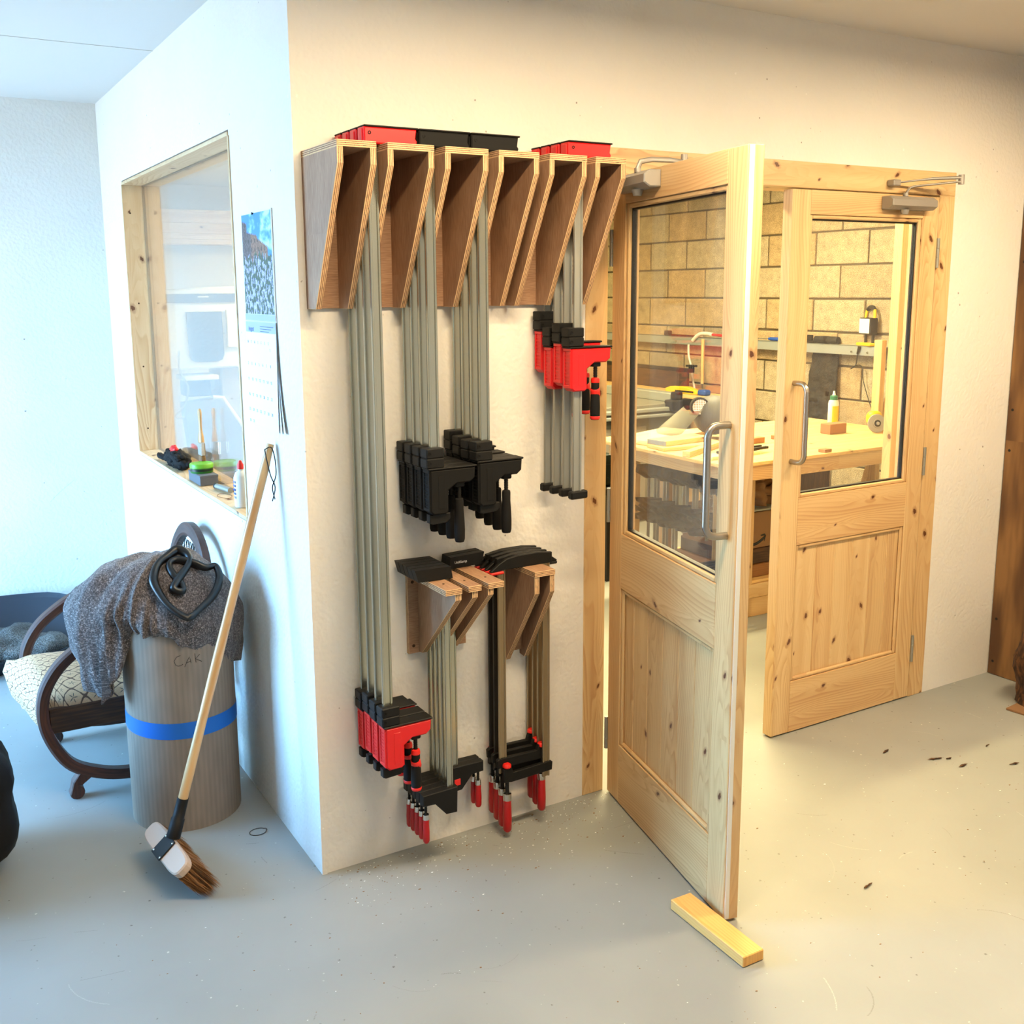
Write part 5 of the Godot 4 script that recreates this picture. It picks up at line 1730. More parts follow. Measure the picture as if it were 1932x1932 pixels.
func workbench() -> void:
	var t := thing("workbench", "large pine workbench with pale ply top behind the doors", "workbench", Vector3(3.1, 0, -1.4))
	var o := -t.position
	var bx := func(nm: String, m: Material, a: Vector3, b: Vector3, g: int, uo: Vector2) -> void:
		var s := S()
		box(s, a + o, b + o, 0.002, g, uo)
		part(nm, s, m, t)
	bx.call("top", M.timber, Vector3(2.30, 0.842, -1.90), Vector3(3.93, 0.860, -0.85), 0, Vector2(0.1, 0.3))
	bx.call("apron", M.pine, Vector3(2.41, 0.768, -0.905), Vector3(3.90, 0.842, -0.868), 0, Vector2(0.1, 0.1))
	bx.call("apron", M.pine_clear, Vector3(2.40, 0.762, -1.88), Vector3(2.435, 0.842, -0.905), 2, Vector2(0.15, 0.9))
	bx.call("apron", M.pine_clear, Vector3(2.435, 0.768, -1.88), Vector3(3.90, 0.842, -1.845), 0, Vector2(0.1, 0.4))
	for q in [[2.40, -1.76], [2.66, -1.17], [3.83, -0.975], [3.83, -1.84], [2.72, -1.84]]:
		bx.call("leg", M.pine_clear, Vector3(q[0], 0, q[1]), Vector3(q[0] + 0.07, 0.842 if q[0] > 2.6 else 0.762, q[1] + 0.07), 1, Vector2(0.1, q[0]))
	bx.call("plinth_rail", M.pine, Vector3(2.62, 0, -1.145), Vector3(3.85, 0.10, -1.10), 0, Vector2(0.12, 0.6))
	bx.call("plinth_rail", M.pine_knotty, Vector3(2.62, 0.101, -1.14), Vector3(3.85, 0.172, -1.095), 0, Vector2(0.12, 1.3))
	bx.call("shelf", M.timber, Vector3(2.62, 0.173, -1.84), Vector3(3.85, 0.19, -1.105), 0, Vector2(0.1, 0.5))
	# stored under it
	solid("dark_board", "dark stained board at the bottom of the shelf below the bench", "board", Vector3(2.66, 0.191, -1.62), Vector3(3.35, 0.255, -1.14), M.timber_dark, 0.0, 0.004, 0, "dark boards below the bench")
	solid("dark_board", "dark stained board lying on another, under the arrow carton", "board", Vector3(2.68, 0.256, -1.60), Vector3(3.30, 0.335, -1.155), M.brown_wood, 0.0, 0.004, 0, "dark boards below the bench")
	var c := thing("carton", "brown cardboard carton with a black curved arrow below the bench", "carton", Vector3(2.92, 0.336, -1.36))
	var s := S()
	box(s, Vector3(-0.27, 0, -0.19), Vector3(0.20, 0.19, 0.195), 0.003)
	part("carton_body", s, M.kraft_plain, c)
	s = S()
	var arc := []
	for k in 13:
		var f := k / 12.0
		arc.append(Vector3(-0.20 + 0.150 * f, 0.047 - 0.030 * sin(f * PI * 0.95) + 0.010 * f, 0.1955))
	var wd := []
	for k in 13:
		wd.append(0.0035 + 0.0045 * sin(k / 12.0 * PI * 0.75))
	tube(s, arc, wd, 6, false, 0.15, Vector3.BACK)
	tube(s, [Vector3(-0.078, 0.064, 0.1955), Vector3(-0.052, 0.066, 0.1955), Vector3(-0.046, 0.060, 0.1955), Vector3(-0.052, 0.030, 0.1955)], [0.003, 0.006, 0.006, 0.002], 6, false, 0.15, Vector3.BACK)
	part("arrow_mark", s, M.gasket, c, "black curved arrow printed on the carton")
	s = S()
	var n := fnoise(170, 9.0, 3)
	lump(s, Vector3(0, 0.06, 0), Vector3(0.20, 0.065, 0.14), 2.6, n, 0.11, 40, 22)
	var p := part("packing_paper", s, M.kraft_plain)
	p.position = Vector3(2.88, 0.530, -1.34)
	tag(p, "crumpled brown packing paper on top of the carton below the bench", "paper")
	s = S()
	lump(s, Vector3.ZERO, Vector3(0.16, 0.010, 0.05), 2.6, n, 0.01, 24, 10)
	p = part("blue_cloth", s, M.galv)
	p.position = Vector3(2.80, 0.540, -1.19)
	tag(p, "pale blue grey cloth edge between the carton and the crumpled paper", "cloth")
	# clamps hung below the open left side of the bench
	rng.seed = 33
	var words := ["farthest from the doors", "second from the far end", "third from the far end", "fourth from the far end", "fifth from the far end", "sixth from the far end", "seventh from the far end", "eighth from the far end", "ninth from the far end", "tenth from the far end", "fourth from the near end", "third from the near end", "second from the near end", "nearest the brass ones"]
	var first: Node3D = null
	for i in 14:
		var z := -1.655 + 0.0385 * i
		var at := Vector3(2.50 + 0.012 * (i % 2), 0.29 + (0.0 if i < 7 else 0.12), z)
		var lb: String = "black trigger clamp hung under the left edge of the bench, " + words[i]
		if i == 0 or i == 7:
			first = thing("trigger_clamp", lb, "clamp", at, 0.0, "black trigger clamps under the bench")
			var h := 0.735 - at.y
			s = S()
			box(s, Vector3(-0.009, 0, -0.003), Vector3(0.009, h, 0.003), 0.001)
			part("bar", s, M.steel_dull, first)
			s = S()
			prism(s, s, PackedVector2Array([Vector2(-0.085, h - 0.035), Vector2(-0.02, h - 0.075), Vector2(0.016, h - 0.075), Vector2(0.018, h), Vector2(-0.075, h + 0.004)]), -0.013, 0.013, 0.003)
			part("fixed_jaw", s, M.grip_black, first)
			var my := 0.50 - at.y
			s = S()
			prism(s, s, PackedVector2Array([Vector2(0.020, my + 0.05), Vector2(0.020, my - 0.055), Vector2(-0.025, my - 0.062), Vector2(-0.105, my - 0.050), Vector2(-0.118, my - 0.030), Vector2(-0.045, my - 0.022), Vector2(-0.030, my + 0.012), Vector2(-0.075, my + 0.040), Vector2(-0.085, my + 0.062)]), -0.014, 0.014, 0.004)
			prism(s, s, PackedVector2Array([Vector2(-0.025, my - 0.012), Vector2(-0.060, my + 0.004), Vector2(-0.100, my + 0.030), Vector2(-0.108, my + 0.020), Vector2(-0.07, my - 0.012), Vector2(-0.03, my - 0.026)]), -0.008, 0.008, 0.002)
			part("sliding_jaw", s, M.grip_black, first)
		else:
			copy(first, "trigger_clamp", lb, at + Vector3(0, 0.006 * (i % 3), 0))
	var nums := ["farthest one", "second from the far side", "third from the far side", "third from the near side", "second from the near side", "nearest the bench corner"]
	for i in 6:
		var at := Vector3(2.47, 0.285, -1.105 + 0.038 * i)
		var lb: String = "brass toned screw clamp hung under the bench, " + nums[i]
		if i == 0:
			first = thing("screw_clamp", lb, "clamp", at, 0.0, "brass toned screw clamps under the bench")
			s = S()
			box(s, Vector3(-0.010, 0, -0.0035), Vector3(0.010, 0.43, 0.0035), 0.001)
			part("bar", s, M.steel_brown, first)
			s = S()
			box(s, Vector3(-0.100, 0.40, -0.007), Vector3(0.016, 0.435, 0.007), 0.004)
			part("fixed_arm", s, M.black_iron, first)
			s = S()
			box(s, Vector3(-0.105, 0.020, -0.007), Vector3(0.016, 0.048, 0.007), 0.004)
			part("sliding_arm", s, M.black_iron, first)
			s = S()
			lathe(s, [Vector2(0, -0.10), Vector2(0.011, -0.098), Vector2(0.0125, -0.07), Vector2(0.011, 0.0), Vector2(0.006, 0.004), Vector2(0.005, 0.02)], 10, Transform3D(Basis(), Vector3(-0.090, 0, 0)))
			part("handle", s, M.red_wood, first)
		else:
			copy(first, "screw_clamp", lb, at)

func bench_things() -> void:
	var y := 0.861
	solid("planed_board", "wide pale board at the back left of the workbench", "board", Vector3(2.34, y, -1.82), Vector3(2.86, y + 0.022, -1.56), M.timber_white, 0.35, 0.002, 0, "boards on the workbench")
	solid("planed_board", "pale board under the blue ended one on the workbench", "board", Vector3(2.33, y, -1.46), Vector3(2.72, y + 0.018, -1.30), M.timber, -0.12, 0.002, 0, "boards on the workbench")
	var b := thing("planed_board", "short board with blue painted end lying on another board", "board", Vector3(2.50, y + 0.019, -1.43), 0.10, "boards on the workbench")
	var s := S()
	box(s, Vector3(-0.148, 0, -0.065), Vector3(0.17, 0.024, 0.065), 0.0015, 0, Vector2(0.1, 0.2))
	part("wood", s, M.timber, b)
	s = S()
	box(s, Vector3(-0.150, 0.0005, -0.065), Vector3(-0.147, 0.0235, 0.065), 0.0)
	part("painted_end", s, M.galv, b, "blue painted end")
	solid("timber_strip", "long square timber strip lying at the left edge of the workbench", "timber", Vector3(2.28, y, -1.235), Vector3(2.68, y + 0.028, -1.195), M.timber, 0.45, 0.0015, 0, "boards on the workbench")
	solid("planed_board", "narrow pale board at the near left corner of the workbench", "board", Vector3(2.34, y, -1.08), Vector3(2.66, y + 0.016, -1.00), M.timber_white, 0.05, 0.0015, 0, "boards on the workbench")
	for k in 2:
		s = S()
		box(s, Vector3(-0.16, 0, -0.009), Vector3(0.16, 0.012, 0.009), 0.002)
		var o := part("steel_bar", s, M.steel_dark)
		o.position = Vector3(2.58, y + 0.0175, -1.065 + 0.045 * k)
		o.rotation.y = 0.12
		tag(o, "dark steel bar on the narrow pale board, the " + ("nearer" if k else "farther") + " of two", "steel bar", "dark steel bars on the workbench")
	var blocks := [[2.905, -1.29, 0.10, 0.04, "the long one behind the door gap"], [3.02, -1.47, 0.06, 0.03, "the farther thin one beyond the door gap"], [3.10, -1.33, 0.055, 0.03, "the thin one beside the closed door edge"], [2.462, -0.895, 0.035, 0.05, "the dark one at the near bench edge"], [2.972, -0.885, 0.055, 0.022, "the small one seen low through the right pane"]]
	for q in blocks:
		solid("wood_block", "small brown offcut block on the workbench, " + q[4], "wood block", Vector3(q[0] - q[2] / 2, y, q[1] - 0.02), Vector3(q[0] + q[2] / 2, y + q[3] * 0.7, q[1] + 0.02), M.oak_end, 0.1, 0.0015, 0, "offcut blocks on the workbench")
	solid("wood_block", "larger brown block standing in front of the white glue bottle", "wood block", Vector3(3.455, y, -1.36), Vector3(3.585, y + 0.055, -1.29), M.oak_end, 0.0, 0.002)
	# glue bottle
	var t := thing("glue_bottle", "white glue bottle with teal cap and yellow label on the workbench", "bottle", Vector3(3.80, y, -1.58))
	s = S()
	lathe(s, [Vector2(0, 0), Vector2(0.032, 0), Vector2(0.034, 0.004), Vector2(0.034, 0.125), Vector2(0.030, 0.140), Vector2(0.020, 0.146)], 20, Transform3D(), Vector2(1.0, 0.8))
	part("bottle_body", s, M.white, t)
	s = S()
	lathe(s, [Vector2(0.022, 0.144), Vector2(0.022, 0.166), Vector2(0.012, 0.172)], 16)
	part("cap", s, M.teal, t)
	s = S()
	lathe(s, [Vector2(0.010, 0.170), Vector2(0.005, 0.196), Vector2(0, 0.197)], 10)
	part("nozzle", s, M.white, t)
	s = S()
	s.set_smooth_group(1)
	for k in 8:
		var q := []
		for w in [[k, 0], [k + 1, 0], [k + 1, 1], [k, 1]]:
			var a: float = deg_to_rad(55.0 + w[0] * 11.0)
			q.append(Vector3(cos(a) * 0.0345, 0.015 + 0.095 * w[1], sin(a) * 0.0278))
		face(s, q, [Vector2.ZERO, Vector2.RIGHT, Vector2.ONE, Vector2.DOWN], Vector3(0, 0, 1))
	part("label_panel", s, M.yellow, t)
	# angle grinder lying with its disc towards us
	t = thing("angle_grinder", "yellow angle grinder with worn sanding disc on the workbench", "grinder", Vector3(3.72, y, -1.22))
	var fr := Transform3D(Basis(Vector3.UP, -0.45) * Basis(Vector3.RIGHT, PI / 2 - 0.15), Vector3(0, 0.052, 0.02))
	s = S()
	lathe(s, [Vector2(0, -0.006), Vector2(0.050, -0.008), Vector2(0.052, -0.002), Vector2(0.050, 0.004), Vector2(0.026, 0.006), Vector2(0.024, 0.010), Vector2(0.010, 0.010), Vector2(0.009, 0.016), Vector2(0, 0.016)], 24, fr)
	part("disc", s, M.closer, t)
	s = S()
	lathe(s, [Vector2(0.026, 0.0065), Vector2(0.018, 0.0105), Vector2(0, 0.0107)], 20, fr)
	part("backing_flange", s, M.gasket, t)
	s = S()
	lump(s, Vector3(0.035, 0.075, -0.03), Vector3(0.045, 0.040, 0.035), 2.6)
	tube(s, [Vector3(0.05, 0.06, -0.045), Vector3(0.11, 0.05, -0.10), Vector3(0.20, 0.045, -0.17)], [0.036, 0.032, 0.028], 12)
	part("motor_body", s, M.yellow, t)
	# face shield
	t = thing("face_shield", "grey powered face shield with round mesh filter lying on the workbench", "face shield", Vector3(2.78, y, -1.60))
	s = S()
	s.set_smooth_group(1)
	var g := []
	for j in 9:
		var row := []
		for i in 15:
			var a := lerpf(-1.15, 1.15, i / 14.0)
			var f := j / 8.0
			# visor hangs from the brow down towards the left
			row.append(Vector3(-0.035 - 0.095 * f - 0.050 * cos(a) * (0.6 + 0.4 * f), 0.150 - 0.130 * f + 0.03 * (1.0 - cos(a)), 0.02 - 0.075 * f + 0.115 * sin(a) * (0.75 + 0.25 * f)))
		g.append(row)
	for j in 8:
		for i in 14:
			face(s, [g[j][i], g[j][i + 1], g[j + 1][i + 1], g[j + 1][i]], [Vector2.ZERO, Vector2.RIGHT, Vector2.ONE, Vector2.DOWN], Vector3(-1, 0.3, 0.3))
	part("visor", s, M.smoke, t, "clear curved visor")
	s = S()
	lump(s, Vector3(0.06, 0.125, 0.06), Vector3(0.10, 0.105, 0.115), 2.2)
	part("helmet_shell", s, M.shell, t)
	var ff := Transform3D(Basis(Vector3(0.75, 0, 0.66).normalized(), 0.0) * Basis(Vector3.UP, -0.55) * Basis(Vector3.RIGHT, PI / 2), Vector3(-0.035, 0.175, 0.055))
	s = S()
	lathe(s, [Vector2(0, -0.03), Vector2(0.050, -0.03), Vector2(0.050, 0.012), Vector2(0.041, 0.014), Vector2(0.041, 0.010)], 20, ff)
	var hs := part("fan_housing", s, M.steel_dark, t)
	s = S()
	lathe(s, [Vector2(0.041, 0.0095), Vector2(0, 0.0095)], 20, ff)
	part("filter_pad", s, M.oak_end, hs)
	s = S()
	for k in range(-4, 5):
		var h := sqrt(maxf(0.0, 0.0016 - pow(k * 0.009, 2)))
		box(s, Vector3(k * 0.009 - 0.0013, 0.010, -h), Vector3(k * 0.009 + 0.0013, 0.0125, h), 0.0, 1, Vector2.ZERO, ff)
		box(s, Vector3(-h, 0.010, k * 0.009 - 0.0013), Vector3(h, 0.0128, k * 0.009 + 0.0013), 0.0, 1, Vector2.ZERO, ff)
	part("mesh_guard", s, M.paper, hs)
	s = S()
	tube(s, [Vector3(-0.02, 0.012, 0.10), Vector3(-0.10, 0.010, 0.12), Vector3(-0.16, 0.011, 0.09)], 0.005, 6)
	var co := part("cable_lead", s, M.grip_black)
	co.position = Vector3(2.86, y, -1.50)
	tag(co, "short black cable lead on the boards in front of the face shield", "cable")
	t = thing("drill_chuck", "chrome drill chuck end lying beside the face shield", "drill chuck", Vector3(2.98, y + 0.19, -1.52))
	s = S()
	lathe(s, [Vector2(0, -0.05), Vector2(0.012, -0.05), Vector2(0.020, -0.03), Vector2(0.026, -0.01), Vector2(0.026, 0.03), Vector2(0.020, 0.035), Vector2(0, 0.035)], 14, Transform3D(Basis(Vector3.BACK, PI / 2), Vector3.ZERO))
	part("chuck", s, M.chrome, t)
	s = S()
	tube(s, [Vector3(0.0, -0.01, 0), Vector3(0.01, -0.09, -0.01), Vector3(0.02, -0.19, -0.02)], [0.018, 0.022, 0.03], 10)
	part("stand", s, M.machine_grey, t)

func saw_area() -> void:
	# table saw beyond the bench
	var t := thing("table_saw", "grey table saw with aluminium rails beyond the workbench", "table saw", Vector3(3.5, 0, -3.4))
	var o := -t.position
	var bx := func(nm: String, m: Material, a: Vector3, b: Vector3, bev: float) -> void:
		var s := S()
		box(s, a + o, b + o, bev)
		part(nm, s, m, t)
	bx.call("cabinet", M.machine_grey, Vector3(3.10, 0.05, -3.85), Vector3(3.98, 0.80, -3.10), 0.01)
	bx.call("cabinet_door", M.closer, Vector3(3.20, 0.12, -3.10), Vector3(3.62, 0.70, -3.085), 0.006)
	bx.call("table_plate", M.steel_dull, Vector3(2.90, 0.815, -3.90), Vector3(4.02, 0.85, -3.08), 0.004)
	bx.call("front_rail", M.galv, Vector3(2.85, 0.800, -3.075), Vector3(3.86, 0.828, -3.035), 0.006)
	bx.call("front_rail", M.galv, Vector3(3.10, 0.760, -3.075), Vector3(3.86, 0.785, -3.04), 0.006)
	bx.call("fence_clamp", M.black, Vector3(3.78, 0.80, -3.10), Vector3(3.98, 0.875, -3.00), 0.01)
	bx.call("fence_clamp", M.black, Vector3(3.83, 0.875, -3.09), Vector3(3.90, 0.93, -3.03), 0.008)
	bx.call("rip_fence", M.galv, Vector3(3.84, 0.851, -3.88), Vector3(3.93, 0.915, -3.10), 0.004)
	bx.call("bracket", M.machine_grey, Vector3(3.30, 0.70, -3.08), Vector3(3.42, 0.80, -3.02), 0.006)
	# side bench along the block wall
	t = thing("side_bench", "long bench with plywood top along the block wall", "bench", Vector3(4.36, 0, -4.0))
	var o2 := -t.position
	var s := S()
	box(s, Vector3(4.12, 0.842, -4.95) + o2, Vector3(4.630, 0.862, -3.13) + o2, 0.002, 2, Vector2(0.1, 0.2))
	part("top", s, M.timber, t)
	for z in [-4.9, -3.22]:
		for x in [4.14, 4.56]:
			s = S()
			box(s, Vector3(x, 0, z) + o2, Vector3(x + 0.06, 0.842, z + 0.06) + o2, 0.002)
			part("leg", s, M.pine_clear, t)
	s = S()
	box(s, Vector3(4.14, 0.74, -4.84) + o2, Vector3(4.165, 0.842, -3.22) + o2, 0.002, 2)
	part("apron", s, M.pine_clear, t)
	solid("brown_board", "brown board standing on edge along the side bench", "board", Vector3(4.42, 0.863, -4.75), Vector3(4.445, 1.005, -3.60), M.brown_wood, 0.0, 0.002, 2)
	t = thing("sash_clamp", "long dark clamp bar lying on top of the brown board", "clamp", Vector3(4.43, 1.0055, -4.1))
	s = S()
	box(s, Vector3(-0.012, 0, -0.65), Vector3(0.012, 0.030, 0.54), 0.002)
	part("bar", s, M.steel_dark, t)
	s = S()
	box(s, Vector3(-0.016, 0.0, 0.52), Vector3(0.016, 0.055, 0.56), 0.003)
	box(s, Vector3(-0.028, 0.045, 0.50), Vector3(0.028, 0.06, 0.58), 0.003)
	part("clamp_head", s, M.black, t)
	t = thing("hand_tool", "yellow tool with a blue end lying on the side bench", "hand tool", Vector3(4.27, 0.863, -3.35), 0.1)
	s = S()
	prism(s, s, PackedVector2Array([Vector2(-0.26, 0.0), Vector2(0.06, 0.0), Vector2(0.08, 0.02), Vector2(-0.05, 0.055), Vector2(-0.22, 0.048), Vector2(-0.27, 0.03)]), -0.03, 0.03, 0.005, Transform3D(Basis(Vector3(0, 0, 1), Vector3(0, 1, 0), Vector3(-1, 0, 0)), Vector3.ZERO))
	part("tool_body", s, M.yellow, t)
	s = S()
	box(s, Vector3(-0.036, 0.0, 0.07), Vector3(0.036, 0.042, 0.15), 0.01)
	part("blue_end", s, M.blue, t)
	s = S()
	box(s, Vector3(-0.032, 0.012, -0.16), Vector3(-0.029, 0.026, 0.03), 0.001)
	part("slot", s, M.gasket, t)
	t = thing("wood_wedge", "brown wooden offcut at the near end of the side bench", "wood offcut", Vector3(4.50, 0.863, -3.28))
	s = S()
	box(s, Vector3(-0.05, 0, -0.14), Vector3(0.05, 0.05, 0.13), 0.004, 2)
	part("wood", s, M.oak_end, t)
	# thin pale rods standing behind
	s = S()
	tube(s, smooth_path([Vector3(4.52, 0.865, -3.62), Vector3(4.52, 0.94, -3.645), Vector3(4.52, 1.05, -3.67), Vector3(4.52, 1.13, -3.70), Vector3(4.52, 1.215, -3.705)], 4), 0.0085, 8)
	tag(part("bent_rod", s, M.white), "bent thin white rod standing on the side bench", "rod")
	s = S()
	tube(s, [Vector3(4.53, 0.915, -3.545), Vector3(4.53, 1.262, -3.55)], 0.013, 8)
	tag(part("pale_post", s, M.timber), "straight pale post standing next to the bent white rod", "post")
	t = thing("walking_stick", "hooked white handle with a red shaft lying on the steel shelf", "stick", Vector3(4.545, 1.29, -3.5))
	s = S()
	tube(s, smooth_path([Vector3(0, -0.045, -0.185), Vector3(0, -0.015, -0.15), Vector3(0, 0.010, -0.10), Vector3(0, 0.016, -0.03), Vector3(0, 0.010, 0.04)], 5), 0.0145, 10)
	part("hook", s, M.white, t)
	s = S()
	tube(s, [Vector3(0, 0.009, 0.04), Vector3(0, -0.002, 0.34)], 0.010, 8)
	part("shaft", s, M.red_pad, t)
	# low things seen through the gap by the hinges
	t = thing("stool", "black stool seen through the gap at the door hinges", "stool", Vector3(2.40, 0, -2.12))
	s = S()
	box(s, Vector3(-0.13, 0.50, -0.13), Vector3(0.13, 0.555, 0.13), 0.01)
	part("seat", s, M.black, t)
	for q in [[-0.10, -0.10], [0.10, -0.10], [-0.10, 0.10], [0.10, 0.10]]:
		s = S()
		box(s, Vector3(q[0] - 0.015, 0, q[1] - 0.015), Vector3(q[0] + 0.015, 0.50, q[1] + 0.015), 0.002)
		part("leg", s, M.steel_dark, t)
	t = thing("tool_case", "dark green tool case on the black stool beyond the hinges", "case", Vector3(2.40, 0.556, -2.12))
	s = S()
	box(s, Vector3(-0.12, 0, -0.11), Vector3(0.12, 0.17, 0.11), 0.008)
	part("case_body", s, M.green_dark, t)
	s = S()
	box(s, Vector3(-0.122, 0.118, -0.112), Vector3(0.122, 0.186, 0.112), 0.008)
	part("lid", s, M.green_dark, t)

func block_wall_things() -> void:
	var t := thing("steel_shelf", "galvanised steel ledge with bolts along the block wall", "shelf", Vector3(4.60, 1.21, -3.4))
	var s := S()
	box(s, Vector3(-0.045, 0.0, -1.65), Vector3(-0.040, 0.062, 1.55), 0.001)
	box(s, Vector3(-0.045, 0.058, -1.65), Vector3(0.047, 0.062, 1.55), 0.001)
	part("angle", s, M.galv, t)
	for z in [1.28, 1.41, 0.4, -0.5]:
		s = S()
		lathe(s, [Vector2(0, 0.006), Vector2(0.007, 0.006), Vector2(0.009, 0.0)], 6, Transform3D(Basis(Vector3.BACK, PI / 2), Vector3(-0.045, 0.022, z)))
		part("bolt", s, M.chrome, t)
	var y := 1.2725
	# work light
	t = thing("work_light", "yellow framed portable work light standing on the steel ledge", "work light", Vector3(4.60, y, -2.035), -0.35)
	s = S()
	box(s, Vector3(-0.035, 0, -0.085), Vector3(0.035, 0.02, 0.085), 0.006)
	part("foot", s, M.yellow, t)
	for z in [-0.045, 0.045]:
		s = S()
		tube(s, [Vector3(0.012, 0.01, z), Vector3(0.014, 0.10, z)], 0.009, 8)
		part("post", s, M.gasket, t)
	s = S()
	box(s, Vector3(-0.026, 0.075, -0.068), Vector3(0.03, 0.182, 0.068), 0.005)
	part("lamp_housing", s, M.gasket, t)
	s = S()
	box(s, Vector3(-0.029, 0.082, -0.061), Vector3(-0.0255, 0.176, 0.061), 0.001)
	part("lamp_panel", s, M.white, t, "white light panel, switched off")
	s = S()
	tube(s, smooth_path([Vector3(0.012, 0.17, -0.055), Vector3(0.014, 0.205, -0.052), Vector3(0.016, 0.235, -0.044)], 3), 0.010, 8)
	tube(s, smooth_path([Vector3(0.012, 0.17, 0.055), Vector3(0.014, 0.205, 0.052), Vector3(0.016, 0.235, 0.044)], 3), 0.010, 8)
	part("handle_frame", s, M.yellow, t)
	s = S()
	tube(s, smooth_path([Vector3(0.016, 0.232, -0.045), Vector3(0.018, 0.248, -0.025), Vector3(0.018, 0.252, 0.0), Vector3(0.018, 0.248, 0.025), Vector3(0.016, 0.232, 0.045)], 4), 0.012, 8)
	part("grip", s, M.gasket, t)
	s = S()
	tube(s, smooth_path([Vector3(4.545, 1.225, -2.062), Vector3(4.585, 1.143, -2.106), Vector3(4.60, 1.114, -2.159), Vector3(4.60, 1.140, -2.115), Vector3(4.60, 1.131, -2.065), Vector3(4.60, 1.044, -2.05), Vector3(4.60, 0.96, -2.017), Vector3(4.60, 0.86, -1.97)], 5), 0.003, 6)
	tube(s, [Vector3(4.546, 1.268, -2.05), Vector3(4.545, 1.22, -2.063)], [0.010, 0.007], 8)
	tag(part("power_cable", s, M.gasket), "thin black power cable hanging from the work light", "cable")
	# dark tools lying on the ledge
	t = thing("tool_roll", "rolled dark canvas tool roll lying on the steel ledge", "tool roll", Vector3(4.60, y + 0.026, -2.375))
	s = S()
	tube(s, [Vector3(0, 0, -0.10), Vector3(0.002, 0.001, -0.03), Vector3(0, 0, 0.03), Vector3(0, 0, 0.10)], [0.024, 0.026, 0.025, 0.024], 14)
	part("canvas", s, M.bag, t)
	s = S()
	tube(s, [Vector3(0, 0, -0.012), Vector3(0, 0, 0.012)], 0.0268, 14)
	part("strap", s, M.grip_black, t)
	t = thing("hand_tool", "black angled tool at the left of the tool roll on the ledge", "hand tool", Vector3(4.60, y, -2.55))
	s = S()
	box(s, Vector3(-0.014, 0, -0.10), Vector3(0.014, 0.018, 0.07), 0.004)
	box(s, Vector3(-0.012, 0.0, -0.01), Vector3(0.012, 0.055, 0.045), 0.004)
	part("tool_body", s, M.black, t)
	t = thing("screwdriver", "blue handled screwdriver lying on the steel ledge by the closed door edge", "screwdriver", Vector3(4.60, y + 0.014, -2.90))
	s = S()
	tube(s, [Vector3(0, 0, -0.02), Vector3(0, 0, 0.0), Vector3(0, 0, 0.07), Vector3(0, 0, 0.10)], [0.008, 0.013, 0.0135, 0.010], 10)
	part("handle", s, M.blue, t)
	s = S()
	tube(s, [Vector3(0, -0.001, -0.15), Vector3(0, 0, -0.02)], 0.004, 6)
	part("shank", s, M.chrome, t)
	t = thing("steel_bracket", "long dark steel bracket lying on the ledge behind the left door glass", "bracket", Vector3(4.59, y, -3.89))
	s = S()
	box(s, Vector3(-0.012, 0, -0.17), Vector3(0.012, 0.012, 0.19), 0.002)
	box(s, Vector3(-0.014, 0.0, -0.19), Vector3(0.014, 0.04, -0.12), 0.004)
	part("bracket", s, M.brown_wood, t)
	# black apron hanging under the ledge
	t = thing("apron", "black work apron hanging folded under the steel ledge", "apron", Vector3(4.63, 0.70, -2.40))
	s = S()
	s.set_smooth_group(1)
	var n := fnoise(180, 3.0, 3)
	var rings := []
	for j in 16:
		var f := j / 15.0
		var ring := []
		for k in 20:
			var a := TAU * k / 20.0
			var half := lerpf(0.155, 0.115, f)
			var zc := lerpf(-0.02, 0.012, f)
			var pz := zc + cos(a) * half
			var px := -0.012 + sin(a) * 0.020 - 0.022 * (1.0 - f) + 0.012 * sin(pz * 30.0 + 1.0) * (1.0 - f * 0.6) + n.get_noise_2d(pz * 2.0, f * 2.0) * 0.015
			ring.append(Vector3(minf(px, 0.012), 0.02 + f * 0.49, pz))
		rings.append(ring)
	loft(s, rings)
	part("cloth", s, M.bag, t)
	s = S()
	box(s, Vector3(-0.065, 0.165, -0.18), Vector3(-0.03, 0.195, -0.02), 0.012)
	part("hem", s, M.black, t)
	# timbers leaning on the right
	t = thing("timber_post", "tall pale softwood post standing just inside behind the right pane", "timber", Vector3(2.746, 0, -0.31))
	s = S()
	box(s, Vector3(-0.043, 0, -0.022), Vector3(0.045, 2.44, 0.022), 0.002, 1, Vector2(0.1, 0.5))
	part("post", s, M.timber, t)
	for yy in [0.84, 1.4]:
		s = S()
		lathe(s, [Vector2(0, 0.001), Vector2(0.006, 0.001), Vector2(0.006, 0)], 8, Transform3D(Basis(Vector3.RIGHT, PI / 2), Vector3(-0.01, yy, 0.022)))
		part("screw", s, M.brass_screw, t)
	t = thing("timber_batten", "upright pale batten beyond the workbench, right of the cable", "timber", Vector3(4.0, 0, -1.435), 0.0, "battens at the bench end")
	s = S()
	box(s, Vector3(-0.02, 0, -0.027), Vector3(0.02, 1.352, 0.027), 0.002, 1)
	part("batten", s, M.timber, t)
	s = S()
	var q := Transform3D(Basis(Vector3.RIGHT, 0.26), Vector3(4.05, 0.58, -1.515))
	box(s, Vector3(-0.012, -0.56, -0.018), Vector3(0.012, 1.15, 0.018), 0.002, 1, Vector2.ZERO, q)
	tag(part("timber_batten", s, M.timber), "slanting thin batten leaning beside the upright one", "timber", "battens at the bench end")
